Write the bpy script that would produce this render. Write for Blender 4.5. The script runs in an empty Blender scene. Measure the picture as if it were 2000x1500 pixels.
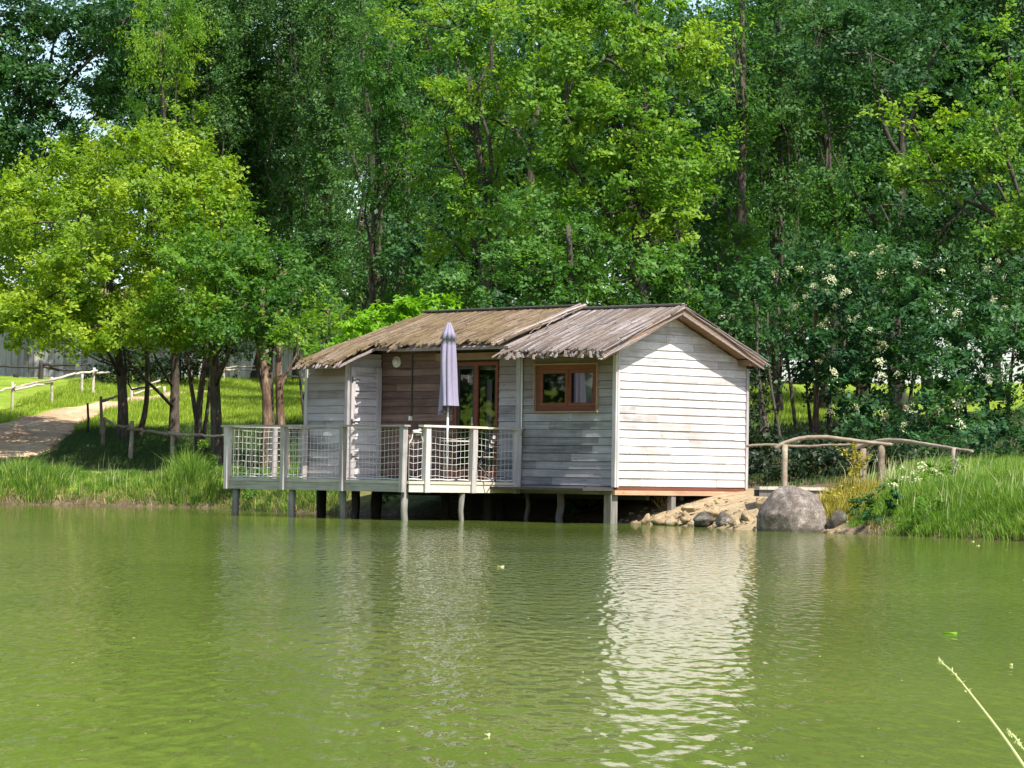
import bpy, math, random
import numpy as np
from mathutils import Matrix, Vector

scene = bpy.context.scene
COL = scene.collection

# ------------------------------------------------------------------ camera
F = 6200.0; CAM_H = 0.777
PITCH = math.atan(184 / F); ROLL = 0.0155
_f = np.array([0, math.cos(PITCH), math.sin(PITCH)])
_u0 = np.array([0, -math.sin(PITCH), math.cos(PITCH)])
_r0 = np.array([1.0, 0, 0])
_R = math.cos(ROLL) * _r0 + math.sin(ROLL) * _u0
_U = -math.sin(ROLL) * _r0 + math.cos(ROLL) * _u0
EYE = np.array([0, 0, CAM_H])
cam_data = bpy.data.cameras.new('camera')
cam_data.sensor_width = 36; cam_data.lens = 36 * F / 2000
cam_data.clip_start = 0.1; cam_data.clip_end = 3000
cam = bpy.data.objects.new('camera', cam_data); COL.objects.link(cam)
cam.matrix_world = Matrix(((_R[0], _U[0], -_f[0], 0), (_R[1], _U[1], -_f[1], 0), (_R[2], _U[2], -_f[2], CAM_H), (0, 0, 0, 1)))
scene.camera = cam

# ------------------------------------------------------------------ light
ANG = math.radians(43.8)                       # the cabin's long side runs this far left of the view
HU = np.array([-math.sin(ANG), math.cos(ANG), 0]); HV = np.array([math.cos(ANG), math.sin(ANG), 0])
SUN_EL = math.radians(55)
_h = -HU - 0.06 * HV; _h /= np.linalg.norm(_h)
SUN_DIR = Vector((_h[0] * math.cos(SUN_EL), _h[1] * math.cos(SUN_EL), math.sin(SUN_EL)))
world = bpy.data.worlds.new('World'); scene.world = world; world.use_nodes = True
wn = world.node_tree
sky = wn.nodes.new('ShaderNodeTexSky'); sky.sky_type = 'NISHITA'; sky.sun_disc = False
sky.sun_elevation = SUN_EL; sky.sun_rotation = math.atan2(_h[0], _h[1])
sky.air_density = 1.0; sky.dust_density = 1.5; sky.ozone_density = 1.0
bg = wn.nodes['Background']; wn.links.new(sky.outputs[0], bg.inputs[0]); bg.inputs[1].default_value = 0.13
sun_data = bpy.data.lights.new('sun', 'SUN'); sun_data.energy = 5.0; sun_data.angle = math.radians(0.5)
sun_data.color = (1.0, 0.955, 0.88)
sun = bpy.data.objects.new('sun', sun_data); COL.objects.link(sun)
sun.rotation_euler = SUN_DIR.to_track_quat('Z', 'Y').to_euler()
sun.location = (20, -20, 40)
scene.view_settings.view_transform = 'Standard'; scene.view_settings.look = 'None'
scene.view_settings.exposure = 1.0; scene.view_settings.gamma = 1
scene.cycles.use_denoising = True
scene.cycles.max_bounces = 8; scene.cycles.transparent_max_bounces = 8
scene.cycles.diffuse_bounces = 4; scene.cycles.transmission_bounces = 5
scene.cycles.caustics_reflective = False; scene.cycles.caustics_refractive = False

# ------------------------------------------------------------------ helpers
def ray(px, py): return _f + (px - 1000) / F * _R + (750 - py) / F * _U
def at(px, py, Y): d = ray(px, py); return EYE + d * (Y / d[1])
C = np.array([1.85, 56.18, 0.0])               # foot of the cabin's corner nearest to us
def W(u, v, z): p = C + u * HU + v * HV; return np.array([p[0], p[1], z])
MH = Matrix.Translation(Vector(C)) @ Matrix.Rotation(math.atan2(-HU[1], -HU[0]), 4, 'Z')   # local x=-u, y=v

def nrm(a): return a / (np.linalg.norm(a, axis=-1, keepdims=True) + 1e-9)

def tag(o, label=None, cat=None, group=None, kind=None):
    if label: o['label'] = label
    if cat: o['category'] = cat
    if group: o['group'] = group
    if kind: o['kind'] = kind
    return o

def empty(name, loc, label, cat, group=None, matrix=None):
    o = bpy.data.objects.new(name, None); COL.objects.link(o); o.empty_display_size = 0.2
    if matrix is not None: o.matrix_world = matrix
    else: o.location = Vector(loc)
    return tag(o, label, cat, group)

def mesh_obj(name, V, loops, starts, mat, parent=None, tint=None, smooth=False, matrix=None):
    me = bpy.data.meshes.new(name)
    V = np.asarray(V, dtype=np.float32); loops = np.asarray(loops, dtype=np.int32); starts = np.asarray(starts, dtype=np.int32)
    me.vertices.add(len(V)); me.vertices.foreach_set('co', V.ravel())
    me.loops.add(len(loops)); me.loops.foreach_set('vertex_index', loops)
    me.polygons.add(len(starts)); me.polygons.foreach_set('loop_start', starts)
    me.polygons.foreach_set('use_smooth', np.full(len(starts), bool(smooth)))
    me.update(calc_edges=True)
    if tint is not None:
        a = me.attributes.new('tint', 'FLOAT', 'FACE'); a.data.foreach_set('value', np.asarray(tint, dtype=np.float32))
    me.materials.append(mat)
    o = bpy.data.objects.new(name, me); COL.objects.link(o)
    if parent is not None: o.parent = parent
    if matrix is not None: o.matrix_world = matrix
    return o

class MB:
    """collects shapes; build() links them as one mesh object"""
    def __init__(s): s.v = []; s.l = []; s.st = []; s.t = []; s.n = 0; s.k = 0
    def add(s, V, faces, tint=0.5):
        V = np.asarray(V, float); s.v.append(V)
        for f in faces:
            s.st.append(s.k); s.l.extend(int(i) + s.n for i in f); s.k += len(f); s.t.append(tint)
        s.n += len(V)
    def addq(s, V, Q, tint):
        V = np.asarray(V, float); Q = np.asarray(Q); m, w = Q.shape
        s.v.append(V); s.l.extend((Q + s.n).ravel().tolist()); s.st.extend((s.k + w * np.arange(m)).tolist()); s.k += w * m
        s.t.extend(np.broadcast_to(tint, (m,)).tolist()); s.n += len(V)
    def box(s, a, b, tint=0.5, rot=None, org=None):
        x0, y0, z0 = a; x1, y1, z1 = b
        V = np.array([(x0, y0, z0), (x1, y0, z0), (x1, y1, z0), (x0, y1, z0), (x0, y0, z1), (x1, y0, z1), (x1, y1, z1), (x0, y1, z1)], float)
        if rot is not None: V = (V - org) @ np.asarray(rot).T + org
        s.add(V, [(0, 3, 2, 1), (4, 5, 6, 7), (0, 1, 5, 4), (1, 2, 6, 5), (2, 3, 7, 6), (3, 0, 4, 7)], tint)
    def hexa(s, P, tint=0.5):      # eight corners, bottom four then top four
        s.add(P, [(0, 3, 2, 1), (4, 5, 6, 7), (0, 1, 5, 4), (1, 2, 6, 5), (2, 3, 7, 6), (3, 0, 4, 7)], tint)
    def bar(s, p, q, w, h, up=(0, 0, 1), tint=0.5):
        p = np.asarray(p, float); q = np.asarray(q, float); d = nrm(q - p); side = nrm(np.cross(d, up)); u = np.cross(side, d)
        P = [p + sx * side * w / 2 + sz * u * h / 2 for sx, sz in ((-1, -1), (1, -1), (1, 1), (-1, 1))]
        Q = [q + sx * side * w / 2 + sz * u * h / 2 for sx, sz in ((-1, -1), (1, -1), (1, 1), (-1, 1))]
        s.hexa(np.array(P + Q), tint)
    def tube(s, pts, rad, n=6, tint=0.5, cap=True):
        pts = np.asarray(pts, float); m = len(pts); rad = np.broadcast_to(rad, (m,))
        tan = np.gradient(pts, axis=0); tan = nrm(tan)
        ref = np.array([0, 0, 1.0]) if abs(tan[0][2]) < .9 else np.array([1.0, 0, 0])
        a = nrm(np.cross(tan, ref)); b = np.cross(tan, a)
        th = np.arange(n) * 2 * math.pi / n
        V = (pts[:, None] + rad[:, None, None] * (np.cos(th)[None, :, None] * a[:, None] + np.sin(th)[None, :, None] * b[:, None])).reshape(-1, 3)
        i = np.arange(m - 1)[:, None] * n; j = np.arange(n)[None]; j2 = (j + 1) % n
        Q = np.stack([i + j, i + j2, i + n + j2, i + n + j], -1).reshape(-1, 4)
        s.addq(V, Q, tint)
        if cap:
            s.st += [s.k, s.k + n]; base = s.n - len(V)
            s.l += [base + k for k in range(n)][::-1] + [base + (m - 1) * n + k for k in range(n)]; s.k += 2 * n; s.t += [tint, tint]
    def build(s, name, mat, parent=None, smooth=False, matrix=None, loc=None):
        V = np.concatenate(s.v)
        if loc is not None: V = V - np.asarray(loc)
        o = mesh_obj(name, V, s.l, s.st, mat, parent, s.t, smooth, matrix)
        if loc is not None and parent is None: o.location = Vector(loc)
        return o

# ------------------------------------------------------------------ materials
def new_mat(name):
    m = bpy.data.materials.new(name); m.use_nodes = True; nt = m.node_tree; nt.nodes.clear()
    return m, nt
def N(nt, t, **k):
    n = nt.nodes.new(t)
    for a, b in k.items(): setattr(n, a, b)
    return n
def ramp(nt, fac, stops):
    r = N(nt, 'ShaderNodeValToRGB'); e = r.color_ramp.elements
    while len(e) < len(stops): e.new(0.5)
    for i, (p, c) in enumerate(stops): e[i].position = p; e[i].color = (*c, 1)
    nt.links.new(fac, r.inputs[0]); return r.outputs[0]
def noise(nt, vec, scale, detail=4, rough=.6, out=0):
    n = N(nt, 'ShaderNodeTexNoise'); n.inputs['Scale'].default_value = scale; n.inputs['Detail'].default_value = detail; n.inputs['Roughness'].default_value = rough
    if vec is not None: nt.links.new(vec, n.inputs['Vector'])
    return n.outputs[out]
def coords(nt, scale=(1, 1, 1), kind='Object'):
    t = N(nt, 'ShaderNodeTexCoord'); m = N(nt, 'ShaderNodeMapping'); m.inputs['Scale'].default_value = scale
    nt.links.new(t.outputs[kind], m.inputs[0]); return m.outputs[0]
def mix(nt, fac, a, b, mode='MIX'):
    m = N(nt, 'ShaderNodeMix', data_type='RGBA', blend_type=mode)
    for sock, val in ((m.inputs[0], fac), (m.inputs[6], a), (m.inputs[7], b)):
        if isinstance(val, (int, float)): sock.default_value = val
        elif isinstance(val, tuple): sock.default_value = (*val, 1)
        else: nt.links.new(val, sock)
    return m.outputs[2]
def mth(nt, op, a, b=0.0):
    m = N(nt, 'ShaderNodeMath', operation=op)
    for i, v in enumerate((a, b)):
        if isinstance(v, (int, float)): m.inputs[i].default_value = v
        else: nt.links.new(v, m.inputs[i])
    return m.outputs[0]
def attr(nt, name='tint'):
    a = N(nt, 'ShaderNodeAttribute'); a.attribute_name = name; return a.outputs['Fac']
def finish(nt, color, rough=.8, bump=None, bs=.3, bd=.01, spec=.3, metal=0):
    p = N(nt, 'ShaderNodeBsdfPrincipled'); o = N(nt, 'ShaderNodeOutputMaterial')
    if isinstance(color, tuple): p.inputs['Base Color'].default_value = (*color, 1)
    else: nt.links.new(color, p.inputs['Base Color'])
    p.inputs['Roughness'].default_value = rough; p.inputs['Specular IOR Level'].default_value = spec; p.inputs['Metallic'].default_value = metal
    if bump is not None:
        b = N(nt, 'ShaderNodeBump'); b.inputs['Strength'].default_value = bs; b.inputs['Distance'].default_value = bd
        nt.links.new(bump, b.inputs['Height']); nt.links.new(b.outputs[0], p.inputs['Normal'])
    nt.links.new(p.outputs[0], o.inputs[0]); return p

def wood(name, axis, dark, mid, light, grain=30, long=1.2, patch=None, rough=.85):
    m, nt = new_mat(name)
    sc = [grain] * 3; sc[axis] = long
    v = coords(nt, tuple(sc)); n1 = noise(nt, v, 1.0, 6, .65)
    t = attr(nt)
    off = N(nt, 'ShaderNodeVectorMath', operation='ADD'); nt.links.new(coords(nt, (1, 1, 1)), off.inputs[0])
    comb = N(nt, 'ShaderNodeCombineXYZ'); nt.links.new(mth(nt, 'MULTIPLY', t, 37.0), comb.inputs[0]); nt.links.new(comb.outputs[0], off.inputs[1])
    n2 = noise(nt, off.outputs[0], 1.6, 5, .6)
    f = mth(nt, 'ADD', mth(nt, 'MULTIPLY', n1, .55), mth(nt, 'ADD', mth(nt, 'MULTIPLY', n2, .45), mth(nt, 'MULTIPLY', mth(nt, 'SUBTRACT', t, .5), .22)))
    c = ramp(nt, f, [(.3, dark), (.5, mid), (.7, light)])
    # knots
    vk = N(nt, 'ShaderNodeTexVoronoi'); vk.inputs['Scale'].default_value = 1.0
    sk = [9.0] * 3; sk[axis] = 3.0
    nt.links.new(coords(nt, tuple(sk)), vk.inputs['Vector'])
    k = ramp(nt, vk.outputs['Distance'], [(.05, (1, 1, 1)), (.14, (0, 0, 0))])
    c = mix(nt, mth(nt, 'MULTIPLY', k, .6), c, tuple(.55 * x for x in dark))
    if patch: c = patch(nt, c)
    finish(nt, c, rough, n1, .5, .004, .2)
    return m

def leafmat(name, stops, trans=.35, rough=.5, spec=.25, noise_amt=.25):
    m, nt = new_mat(name)
    t = attr(nt); n = noise(nt, coords(nt), .9, 2, .5)
    f = mth(nt, 'ADD', mth(nt, 'MULTIPLY', t, 1 - noise_amt), mth(nt, 'MULTIPLY', n, noise_amt))
    c = ramp(nt, f, stops)
    p = N(nt, 'ShaderNodeBsdfPrincipled'); nt.links.new(c, p.inputs['Base Color']); p.inputs['Roughness'].default_value = rough; p.inputs['Specular IOR Level'].default_value = spec
    tr = N(nt, 'ShaderNodeBsdfTranslucent'); cc = mix(nt, .75, c, (1.25, 1.3, .45), 'MULTIPLY'); nt.links.new(cc, tr.inputs[0])
    ms = N(nt, 'ShaderNodeMixShader'); ms.inputs[0].default_value = trans
    nt.links.new(p.outputs[0], ms.inputs[1]); nt.links.new(tr.outputs[0], ms.inputs[2])
    o = N(nt, 'ShaderNodeOutputMaterial'); nt.links.new(ms.outputs[0], o.inputs[0])
    return m

def plain(name, col, rough=.6, var=.15, scale=8, spec=.3, metal=0, bump=.2):
    m, nt = new_mat(name); n = noise(nt, coords(nt), scale, 5, .6)
    c = ramp(nt, n, [(.3, tuple(x * (1 - var) for x in col)), (.7, tuple(min(1, x * (1 + var)) for x in col))])
    finish(nt, c, rough, n, bump, .005, spec, metal); return m

def weather(nt, c):                              # boards kept dry under the eaves stay brown, lower ones are silvered
    s = N(nt, 'ShaderNodeSeparateXYZ'); nt.links.new(coords(nt), s.inputs[0])
    n = noise(nt, coords(nt, (.6, .6, 2)), 1.3, 3)
    h = mth(nt, 'ADD', s.outputs[2], mth(nt, 'MULTIPLY', mth(nt, 'SUBTRACT', n, .5), 1.6))
    f = ramp(nt, mth(nt, 'DIVIDE', h, 3.2), [(.56, (0, 0, 0)), (.9, (1, 1, 1))])
    return mix(nt, mth(nt, 'MULTIPLY', f, .75), c, (.17, .115, .085))
M = {}
def stain(nt, c):                                # run-off stains and weathered patches
    n = noise(nt, coords(nt, (1.2, 1.2, .5)), 1.5, 5, .7); n2 = noise(nt, coords(nt, (1, 5, 30)), 1.3, 4, .7)
    f = mth(nt, 'MULTIPLY', ramp(nt, n, [(.45, (0, 0, 0)), (.65, (1, 1, 1))]), .6)
    c = mix(nt, f, c, (.36, .31, .27)); return mix(nt, mth(nt, 'MULTIPLY', ramp(nt, n2, [(.5, (0, 0, 0)), (.65, (1, 1, 1))]), .5), c, (.33, .31, .3))
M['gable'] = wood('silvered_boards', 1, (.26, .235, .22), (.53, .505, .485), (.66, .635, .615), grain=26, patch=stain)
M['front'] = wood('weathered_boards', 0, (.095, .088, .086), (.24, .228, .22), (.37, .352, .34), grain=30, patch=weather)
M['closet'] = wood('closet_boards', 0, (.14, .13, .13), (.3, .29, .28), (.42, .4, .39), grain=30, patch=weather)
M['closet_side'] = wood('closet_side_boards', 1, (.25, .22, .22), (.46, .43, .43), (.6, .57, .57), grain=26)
M['porch'] = wood('porch_boards', 0, (.06, .036, .03), (.13, .08, .062), (.22, .145, .115), grain=24)
M['post'] = wood('post_wood', 2, (.19, .17, .165), (.36, .33, .315), (.52, .48, .46), grain=28)
M['rail'] = wood('rail_wood', 0, (.15, .135, .12), (.3, .28, .26), (.46, .43, .4), grain=28)
M['rail_y'] = wood('rail_wood_across', 1, (.28, .25, .2), (.5, .45, .36), (.66, .6, .5), grain=28)
M['pile'] = wood('pile_wood', 2, (.07, .065, .055), (.16, .15, .13), (.28, .26, .23), grain=22)
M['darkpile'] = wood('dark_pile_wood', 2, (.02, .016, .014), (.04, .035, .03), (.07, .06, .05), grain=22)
M['beam'] = wood('orange_beam_wood', 1, (.2, .11, .06), (.38, .23, .14), (.5, .34, .22), grain=22)
M['soffit'] = wood('soffit_wood', 0, (.13, .08, .05), (.24, .15, .095), (.34, .23, .15), grain=22)
M['frame'] = wood('window_frame_wood', 0, (.1, .034, .02), (.155, .055, .03), (.21, .08, .046), grain=40)
M['pole'] = wood('round_pole_wood', 0, (.12, .09, .065), (.23, .18, .13), (.37, .31, .24), grain=16, long=8)
M['palepole'] = wood('pale_pole_wood', 0, (.2, .16, .12), (.37, .32, .25), (.54, .48, .4), grain=12, long=8)
def roofmat(name, a, b, c2, moss):
    m, nt = new_mat(name); t = attr(nt)
    n1 = noise(nt, coords(nt, (40, 7, 40)), 1, 6, .75); n2 = noise(nt, coords(nt), 1.4, 4)
    f = mth(nt, 'ADD', mth(nt, 'MULTIPLY', n1, .6), mth(nt, 'MULTIPLY', t, .4))
    c = ramp(nt, f, [(.25, a), (.5, b), (.75, c2)])
    mf = ramp(nt, n2, [(.42, (0, 0, 0)), (.62, (1, 1, 1))])
    c = mix(nt, mth(nt, 'MULTIPLY', mf, .6), c, moss)
    finish(nt, c, .95, n1, .9, .02, .1); return m
M['roofA'] = roofmat('bark_shingles_grey', (.06, .047, .043), (.17, .142, .13), (.34, .3, .28), (.16, .12, .085))
M['roofB'] = roofmat('bark_shingles_mossy', (.05, .034, .023), (.145, .105, .068), (.265, .2, .14), (.165, .12, .055))
M['thatch_edge'] = roofmat('roof_edge_sticks', (.1, .08, .07), (.27, .22, .2), (.46, .4, .37), (.25, .2, .17))
M['rope'] = plain('white_rope', (.5, .48, .44), .8, .1)
M['cloth'] = plain('lilac_canvas', (.235, .21, .285), .85, .06, 20)
M['metal'] = plain('dark_metal', (.03, .03, .033), .5, .2)
M['white'] = plain('white_paint', (.7, .68, .64), .5, .06)
M['lampglass'] = plain('opal_glass', (.5, .46, .4), .2, .1, 4, .5)
M['terracotta'] = plain('terracotta', (.27, .09, .05), .8, .2)
M['cream'] = plain('cream_fabric', (.5, .46, .4), .9, .1)
M['curtain'] = plain('mauve_curtain', (.46, .37, .4), .9, .06, 3)
M['inside'] = plain('dark_interior', (.05, .04, .035), .9, .2)
m, nt = new_mat('window_glass'); M['glass'] = m
g = N(nt, 'ShaderNodeBsdfGlossy'); g.inputs['Roughness'].default_value = .02; g.inputs[0].default_value = (.9, .95, .93, 1)
tb = N(nt, 'ShaderNodeBsdfTransparent'); tb.inputs[0].default_value = (.75, .78, .76, 1)
ms = N(nt, 'ShaderNodeMixShader'); lw = N(nt, 'ShaderNodeFresnel'); lw.inputs[0].default_value = 1.9; nt.links.new(lw.outputs[0], ms.inputs[0])
nt.links.new(tb.outputs[0], ms.inputs[1]); nt.links.new(g.outputs[0], ms.inputs[2])
o = N(nt, 'ShaderNodeOutputMaterial'); nt.links.new(ms.outputs[0], o.inputs[0])
def rockmat(name, a, b, c2, wet=.07):
    m, nt = new_mat(name)
    v = coords(nt); n1 = noise(nt, v, 7, 8, .75); n2 = noise(nt, v, 1.7, 3); n3 = noise(nt, v, 60, 3, .7)
    f = mth(nt, 'ADD', mth(nt, 'MULTIPLY', n1, .6), mth(nt, 'ADD', mth(nt, 'MULTIPLY', n2, .3), mth(nt, 'MULTIPLY', mth(nt, 'SUBTRACT', n3, .5), .5)))
    c = ramp(nt, f, [(.3, a), (.48, b), (.64, c2)])
    sp = N(nt, 'ShaderNodeSeparateXYZ'); nt.links.new(N(nt, 'ShaderNodeNewGeometry').outputs['Position'], sp.inputs[0])
    w = ramp(nt, sp.outputs[2], [(wet * .4, (1, 1, 1)), (wet, (0, 0, 0))])
    c = mix(nt, mth(nt, 'MULTIPLY', w, .6), c, tuple(.35 * x for x in b))
    finish(nt, c, .85, n1, .45, .015, .2); return m
M['boulder'] = rockmat('granite', (.045, .035, .028), (.15, .124, .105), (.4, .355, .32))
M['rock'] = rockmat('pale_rock', (.13, .09, .05), (.28, .21, .12), (.48, .4, .28))
M['darkrock'] = rockmat('dark_rock', (.03, .025, .02), (.08, .07, .055), (.3, .28, .24))
def barkmat(name, a, b, c2):
    m, nt = new_mat(name); n1 = noise(nt, coords(nt, (9, 9, 2)), 1.5, 7, .7); n2 = noise(nt, coords(nt), .8, 3)
    f = mth(nt, 'ADD', mth(nt, 'MULTIPLY', n1, .7), mth(nt, 'MULTIPLY', n2, .3))
    finish(nt, ramp(nt, f, [(.35, a), (.5, b), (.66, c2)]), .9, n1, 1, .03, .15); return m
M['bark'] = barkmat('grey_bark', (.03, .024, .018), (.08, .063, .048), (.17, .14, .11))
M['darkbark'] = barkmat('dark_bark', (.025, .02, .015), (.06, .05, .04), (.12, .1, .08))
M['redbark'] = barkmat('reddish_bark', (.04, .025, .018), (.14, .085, .058), (.34, .24, .17))
# leaves: (dark, mid, light)
G = {}
def lf(k, a, b, c2, **kw): G[k] = leafmat('leaf_' + k, [(.15, a), (.5, b), (.85, c2)], **kw)
lf('yellowgreen', (.088, .175, .012), (.2, .32, .02), (.41, .49, .04), trans=.5)
lf('bright', (.05, .14, .018), (.13, .26, .024), (.3, .42, .034), trans=.5)
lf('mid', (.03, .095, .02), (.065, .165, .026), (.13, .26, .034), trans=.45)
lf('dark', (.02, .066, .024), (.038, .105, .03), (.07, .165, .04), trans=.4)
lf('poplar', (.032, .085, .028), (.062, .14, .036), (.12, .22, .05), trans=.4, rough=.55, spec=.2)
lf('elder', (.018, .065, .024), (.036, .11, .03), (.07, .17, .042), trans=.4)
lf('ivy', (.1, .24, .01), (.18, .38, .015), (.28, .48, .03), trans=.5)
lf('shade_toned_grass', (.025, .055, .012), (.045, .09, .018), (.08, .13, .03), trans=.3)  # grass colour darkened so that it carries the trees' shade itself
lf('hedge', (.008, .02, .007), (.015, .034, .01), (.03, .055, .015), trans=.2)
lf('grass', (.04, .11, .015), (.135, .26, .028), (.37, .44, .1), trans=.48)
lf('drygrass', (.17, .13, .05), (.28, .22, .09), (.42, .36, .17), trans=.3)
lf('palestalk', (.5, .5, .25), (.6, .6, .32), (.7, .7, .42), trans=.4)
lf('yellowweed', (.2, .17, .02), (.33, .28, .04), (.45, .4, .1), trans=.4)
lf('blossom', (.42, .44, .22), (.52, .53, .32), (.62, .62, .45), trans=.2)
lf('lawn', (.16, .25, .02), (.24, .33, .028), (.38, .45, .06), trans=.42)

exec_rng = np.random.default_rng(7)
#PART2
# ------------------------------------------------------------------ terrain
SHORE = np.array([(-27, 30), (-26.5, 58), (-24, 68), (-19, 72.2), (-11.7, 72.5), (-8, 71.9), (-6.3, 71.6), (-5.6, 68.5), (-4.6, 65), (-2.6, 62.8), (-.6, 61.2), (1.0, 59.4), (2.15, 57.2), (3.1, 54.6), (3.75, 51.4),
                  (5.0, 50.0), (5.9, 47.7), (7.3, 44.8), (10, 40), (18, 28), (25, 15), (20, 8), (6, 6), (2.2, 5.2), (.9, 4.2), (0, 1.2), (-10, -1), (-22, 6)], float)
def shore_dist(x, y):
    P = np.stack([np.ravel(x), np.ravel(y)], -1); best = np.full(len(P), 1e9); ins = np.zeros(len(P), bool)
    A = SHORE; B = np.roll(SHORE, -1, 0)
    for a, b in zip(A, B):
        d = b - a; t = np.clip(((P - a) @ d) / (d @ d), 0, 1); q = P - a - t[:, None] * d
        best = np.minimum(best, np.hypot(q[:, 0], q[:, 1]))
        c = ((a[1] > P[:, 1]) != (b[1] > P[:, 1])) & (P[:, 0] < (b[0] - a[0]) * (P[:, 1] - a[1]) / (b[1] - a[1] + 1e-12) + a[0])
        ins ^= c
    return np.where(ins, -best, best).reshape(np.shape(x))
PS = [-60, -3, -.6, 0, .25, .8, 1.6, 3, 5, 10, 18, 28, 38, 50, 80, 160, 400, 900]
PZ = [-2.2, -1.2, -.35, 0.0, .26, .5, .72, .84, 1.25, 2.0, 2.75, 3.4, 4.0, 4.5, 5.2, 6.5, 9, 12]
PZ2 = [-2.2, -1.2, -.35, 0.0, .1, .28, .5, .66, .9, 1.6, 2.4, 3.2, 3.9, 4.5, 5.2, 6.5, 9, 12]   # gentle shore beside the cabin
PZ3 = [-2.2, -1.2, -.35, 0.0, .05, .1, .14, .2, .25, .3, .4, .5, .6, .8, 1, 1.5, 2, 3]
def sst(x, a, b): t = np.clip((x - a) / (b - a), 0, 1); return t * t * (3 - 2 * t)
def H(x, y):
    x = np.asarray(x, float); y = np.asarray(y, float); s = shore_dist(x, y)
    z1 = np.interp(s, PS, PZ); z2 = np.interp(s, PS, PZ2); z3 = np.interp(s, PS, PZ3)
    w = sst(x, -5, -1) * (1 - .35 * sst(x, 4.6, 5.6))
    z = z1 * (1 - w) + z2 * w
    near = 1 - sst(y, 12, 30); z = z * (1 - near) + z3 * near
    b = .05 * np.sin(x * .9 + 1.3) * np.sin(y * .7) + .03 * np.sin(x * 2.3 + y * 1.7) + .1 * np.sin(x * .21 + 2) * np.sin(y * .17)
    return z + b * sst(s, .3, 4) * (1 + .02 * np.maximum(s, 0)) * .8
def ax(lo, a, b, hi, d, k):
    m = np.arange(a, b + 1e-6, d); l = []; s = d; p = a
    while p > lo: s *= k; p -= s; l.append(p)
    r = []; s = d; p = b
    while p < hi: s *= k; p += s; r.append(p)
    return np.concatenate([l[::-1], m, r])
GX = ax(-700, -15, 11, 700, .26, 1.13); GY = ax(-300, 43, 96, 1500, .26, 1.12)
X, Y = np.meshgrid(GX, GY); Z = H(X, Y); nx = len(GX); ny = len(GY)
ii, jj = np.meshgrid(np.arange(nx - 1), np.arange(ny - 1)); q0 = (jj * nx + ii).ravel()
Q = np.stack([q0, q0 + 1, q0 + 1 + nx, q0 + nx], -1)
mg, nt = new_mat('ground_cover')
v = coords(nt, kind='Object'); na = noise(nt, v, .8, 5); nb = noise(nt, v, 7, 5, .7); nc = noise(nt, v, .25, 2)
grassc = ramp(nt, mth(nt, 'ADD', mth(nt, 'MULTIPLY', na, .5), mth(nt, 'MULTIPLY', nb, .5)), [(.35, (.09, .14, .015)), (.5, (.16, .23, .022)), (.65, (.26, .32, .045))])
soilc = ramp(nt, nb, [(.3, (.05, .035, .022)), (.55, (.1, .072, .045)), (.7, (.17, .13, .08))])
sandc = ramp(nt, mth(nt, 'ADD', mth(nt, 'MULTIPLY', nb, .6), mth(nt, 'MULTIPLY', na, .4)), [(.35, (.1, .072, .04)), (.48, (.27, .2, .115)), (.66, (.42, .34, .22))])
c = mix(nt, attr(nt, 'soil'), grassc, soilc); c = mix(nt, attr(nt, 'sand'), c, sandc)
finish(nt, c, .95, nb, .8, .05, .1)
ground = mesh_obj('ground', np.stack([X.ravel(), Y.ravel(), Z.ravel()], -1), Q.ravel(), np.arange(len(Q)) * 4, mg, smooth=True)
S = shore_dist(X, Y).ravel(); xr = X.ravel(); yr = Y.ravel()
soil = np.maximum(1 - sst(S, .15, .5), sst(xr, -1, 1) * (1 - sst(yr, 74, 80)) * (1 - sst(xr, 5.5, 9)) * (S > 0))
soil = np.maximum(soil, sst(xr, 4, 5.5) * sst(S, 2.5, 4) * (1 - sst(yr, 74, 80)))  # ground behind the footbridge painted darker, as if in shadow
soil = np.maximum(soil, .85 * (1 - sst(yr, 80, 83)) * sst(S, 1.8, 2.8) * (xr > -30) * (xr < -3))  # soil colour spread over the slope to paint in the tree shade
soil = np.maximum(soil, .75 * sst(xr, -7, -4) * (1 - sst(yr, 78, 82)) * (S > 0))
sand = sst(xr, 1.9, 2.6) * (1 - sst(xr, 5.0, 5.6)) * (1 - sst(yr, 58.5, 60)) * sst(S, -.3, .0)
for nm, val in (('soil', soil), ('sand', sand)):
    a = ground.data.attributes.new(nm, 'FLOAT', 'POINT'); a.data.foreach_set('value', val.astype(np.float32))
tag(ground, kind='structure')

def gpt(px, py, y0=44, y1=160):
    """where the line of sight through a pixel of the photograph meets the ground"""
    d = ray(px, py); ys = np.arange(y0, y1, .1); P = EYE + d[None] * (ys / d[1])[:, None]
    b = np.nonzero(P[:, 2] <= H(P[:, 0], P[:, 1]))[0]
    return P[b[0]] if len(b) else P[-1]

# water
mw, nt = new_mat('pond_water')
v1 = coords(nt, (1, 1, 1))
w1 = noise(nt, coords(nt, (13, 2.9, 1)), 1.0, 1.0, .4); w2 = noise(nt, coords(nt, (28, 13, 1)), 1.0, 2, .6); w3 = noise(nt, coords(nt, (.5, .35, 1)), 1.0, 2, .5)
hgt = mth(nt, 'ADD', mth(nt, 'MULTIPLY', w1, .0118), mth(nt, 'MULTIPLY', w2, .0012))
pz = noise(nt, v1, .12, 3, .6)
wc = ramp(nt, pz, [(.35, (.098, .14, .026)), (.65, (.15, .195, .037))])
bmp = N(nt, 'ShaderNodeBump'); bmp.inputs['Strength'].default_value = 1.0; bmp.inputs['Distance'].default_value = 1.0; nt.links.new(hgt, bmp.inputs['Height'])
wd = N(nt, 'ShaderNodeBsdfDiffuse'); nt.links.new(wc, wd.inputs[0])                       # light scattered back by the murky green water
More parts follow.
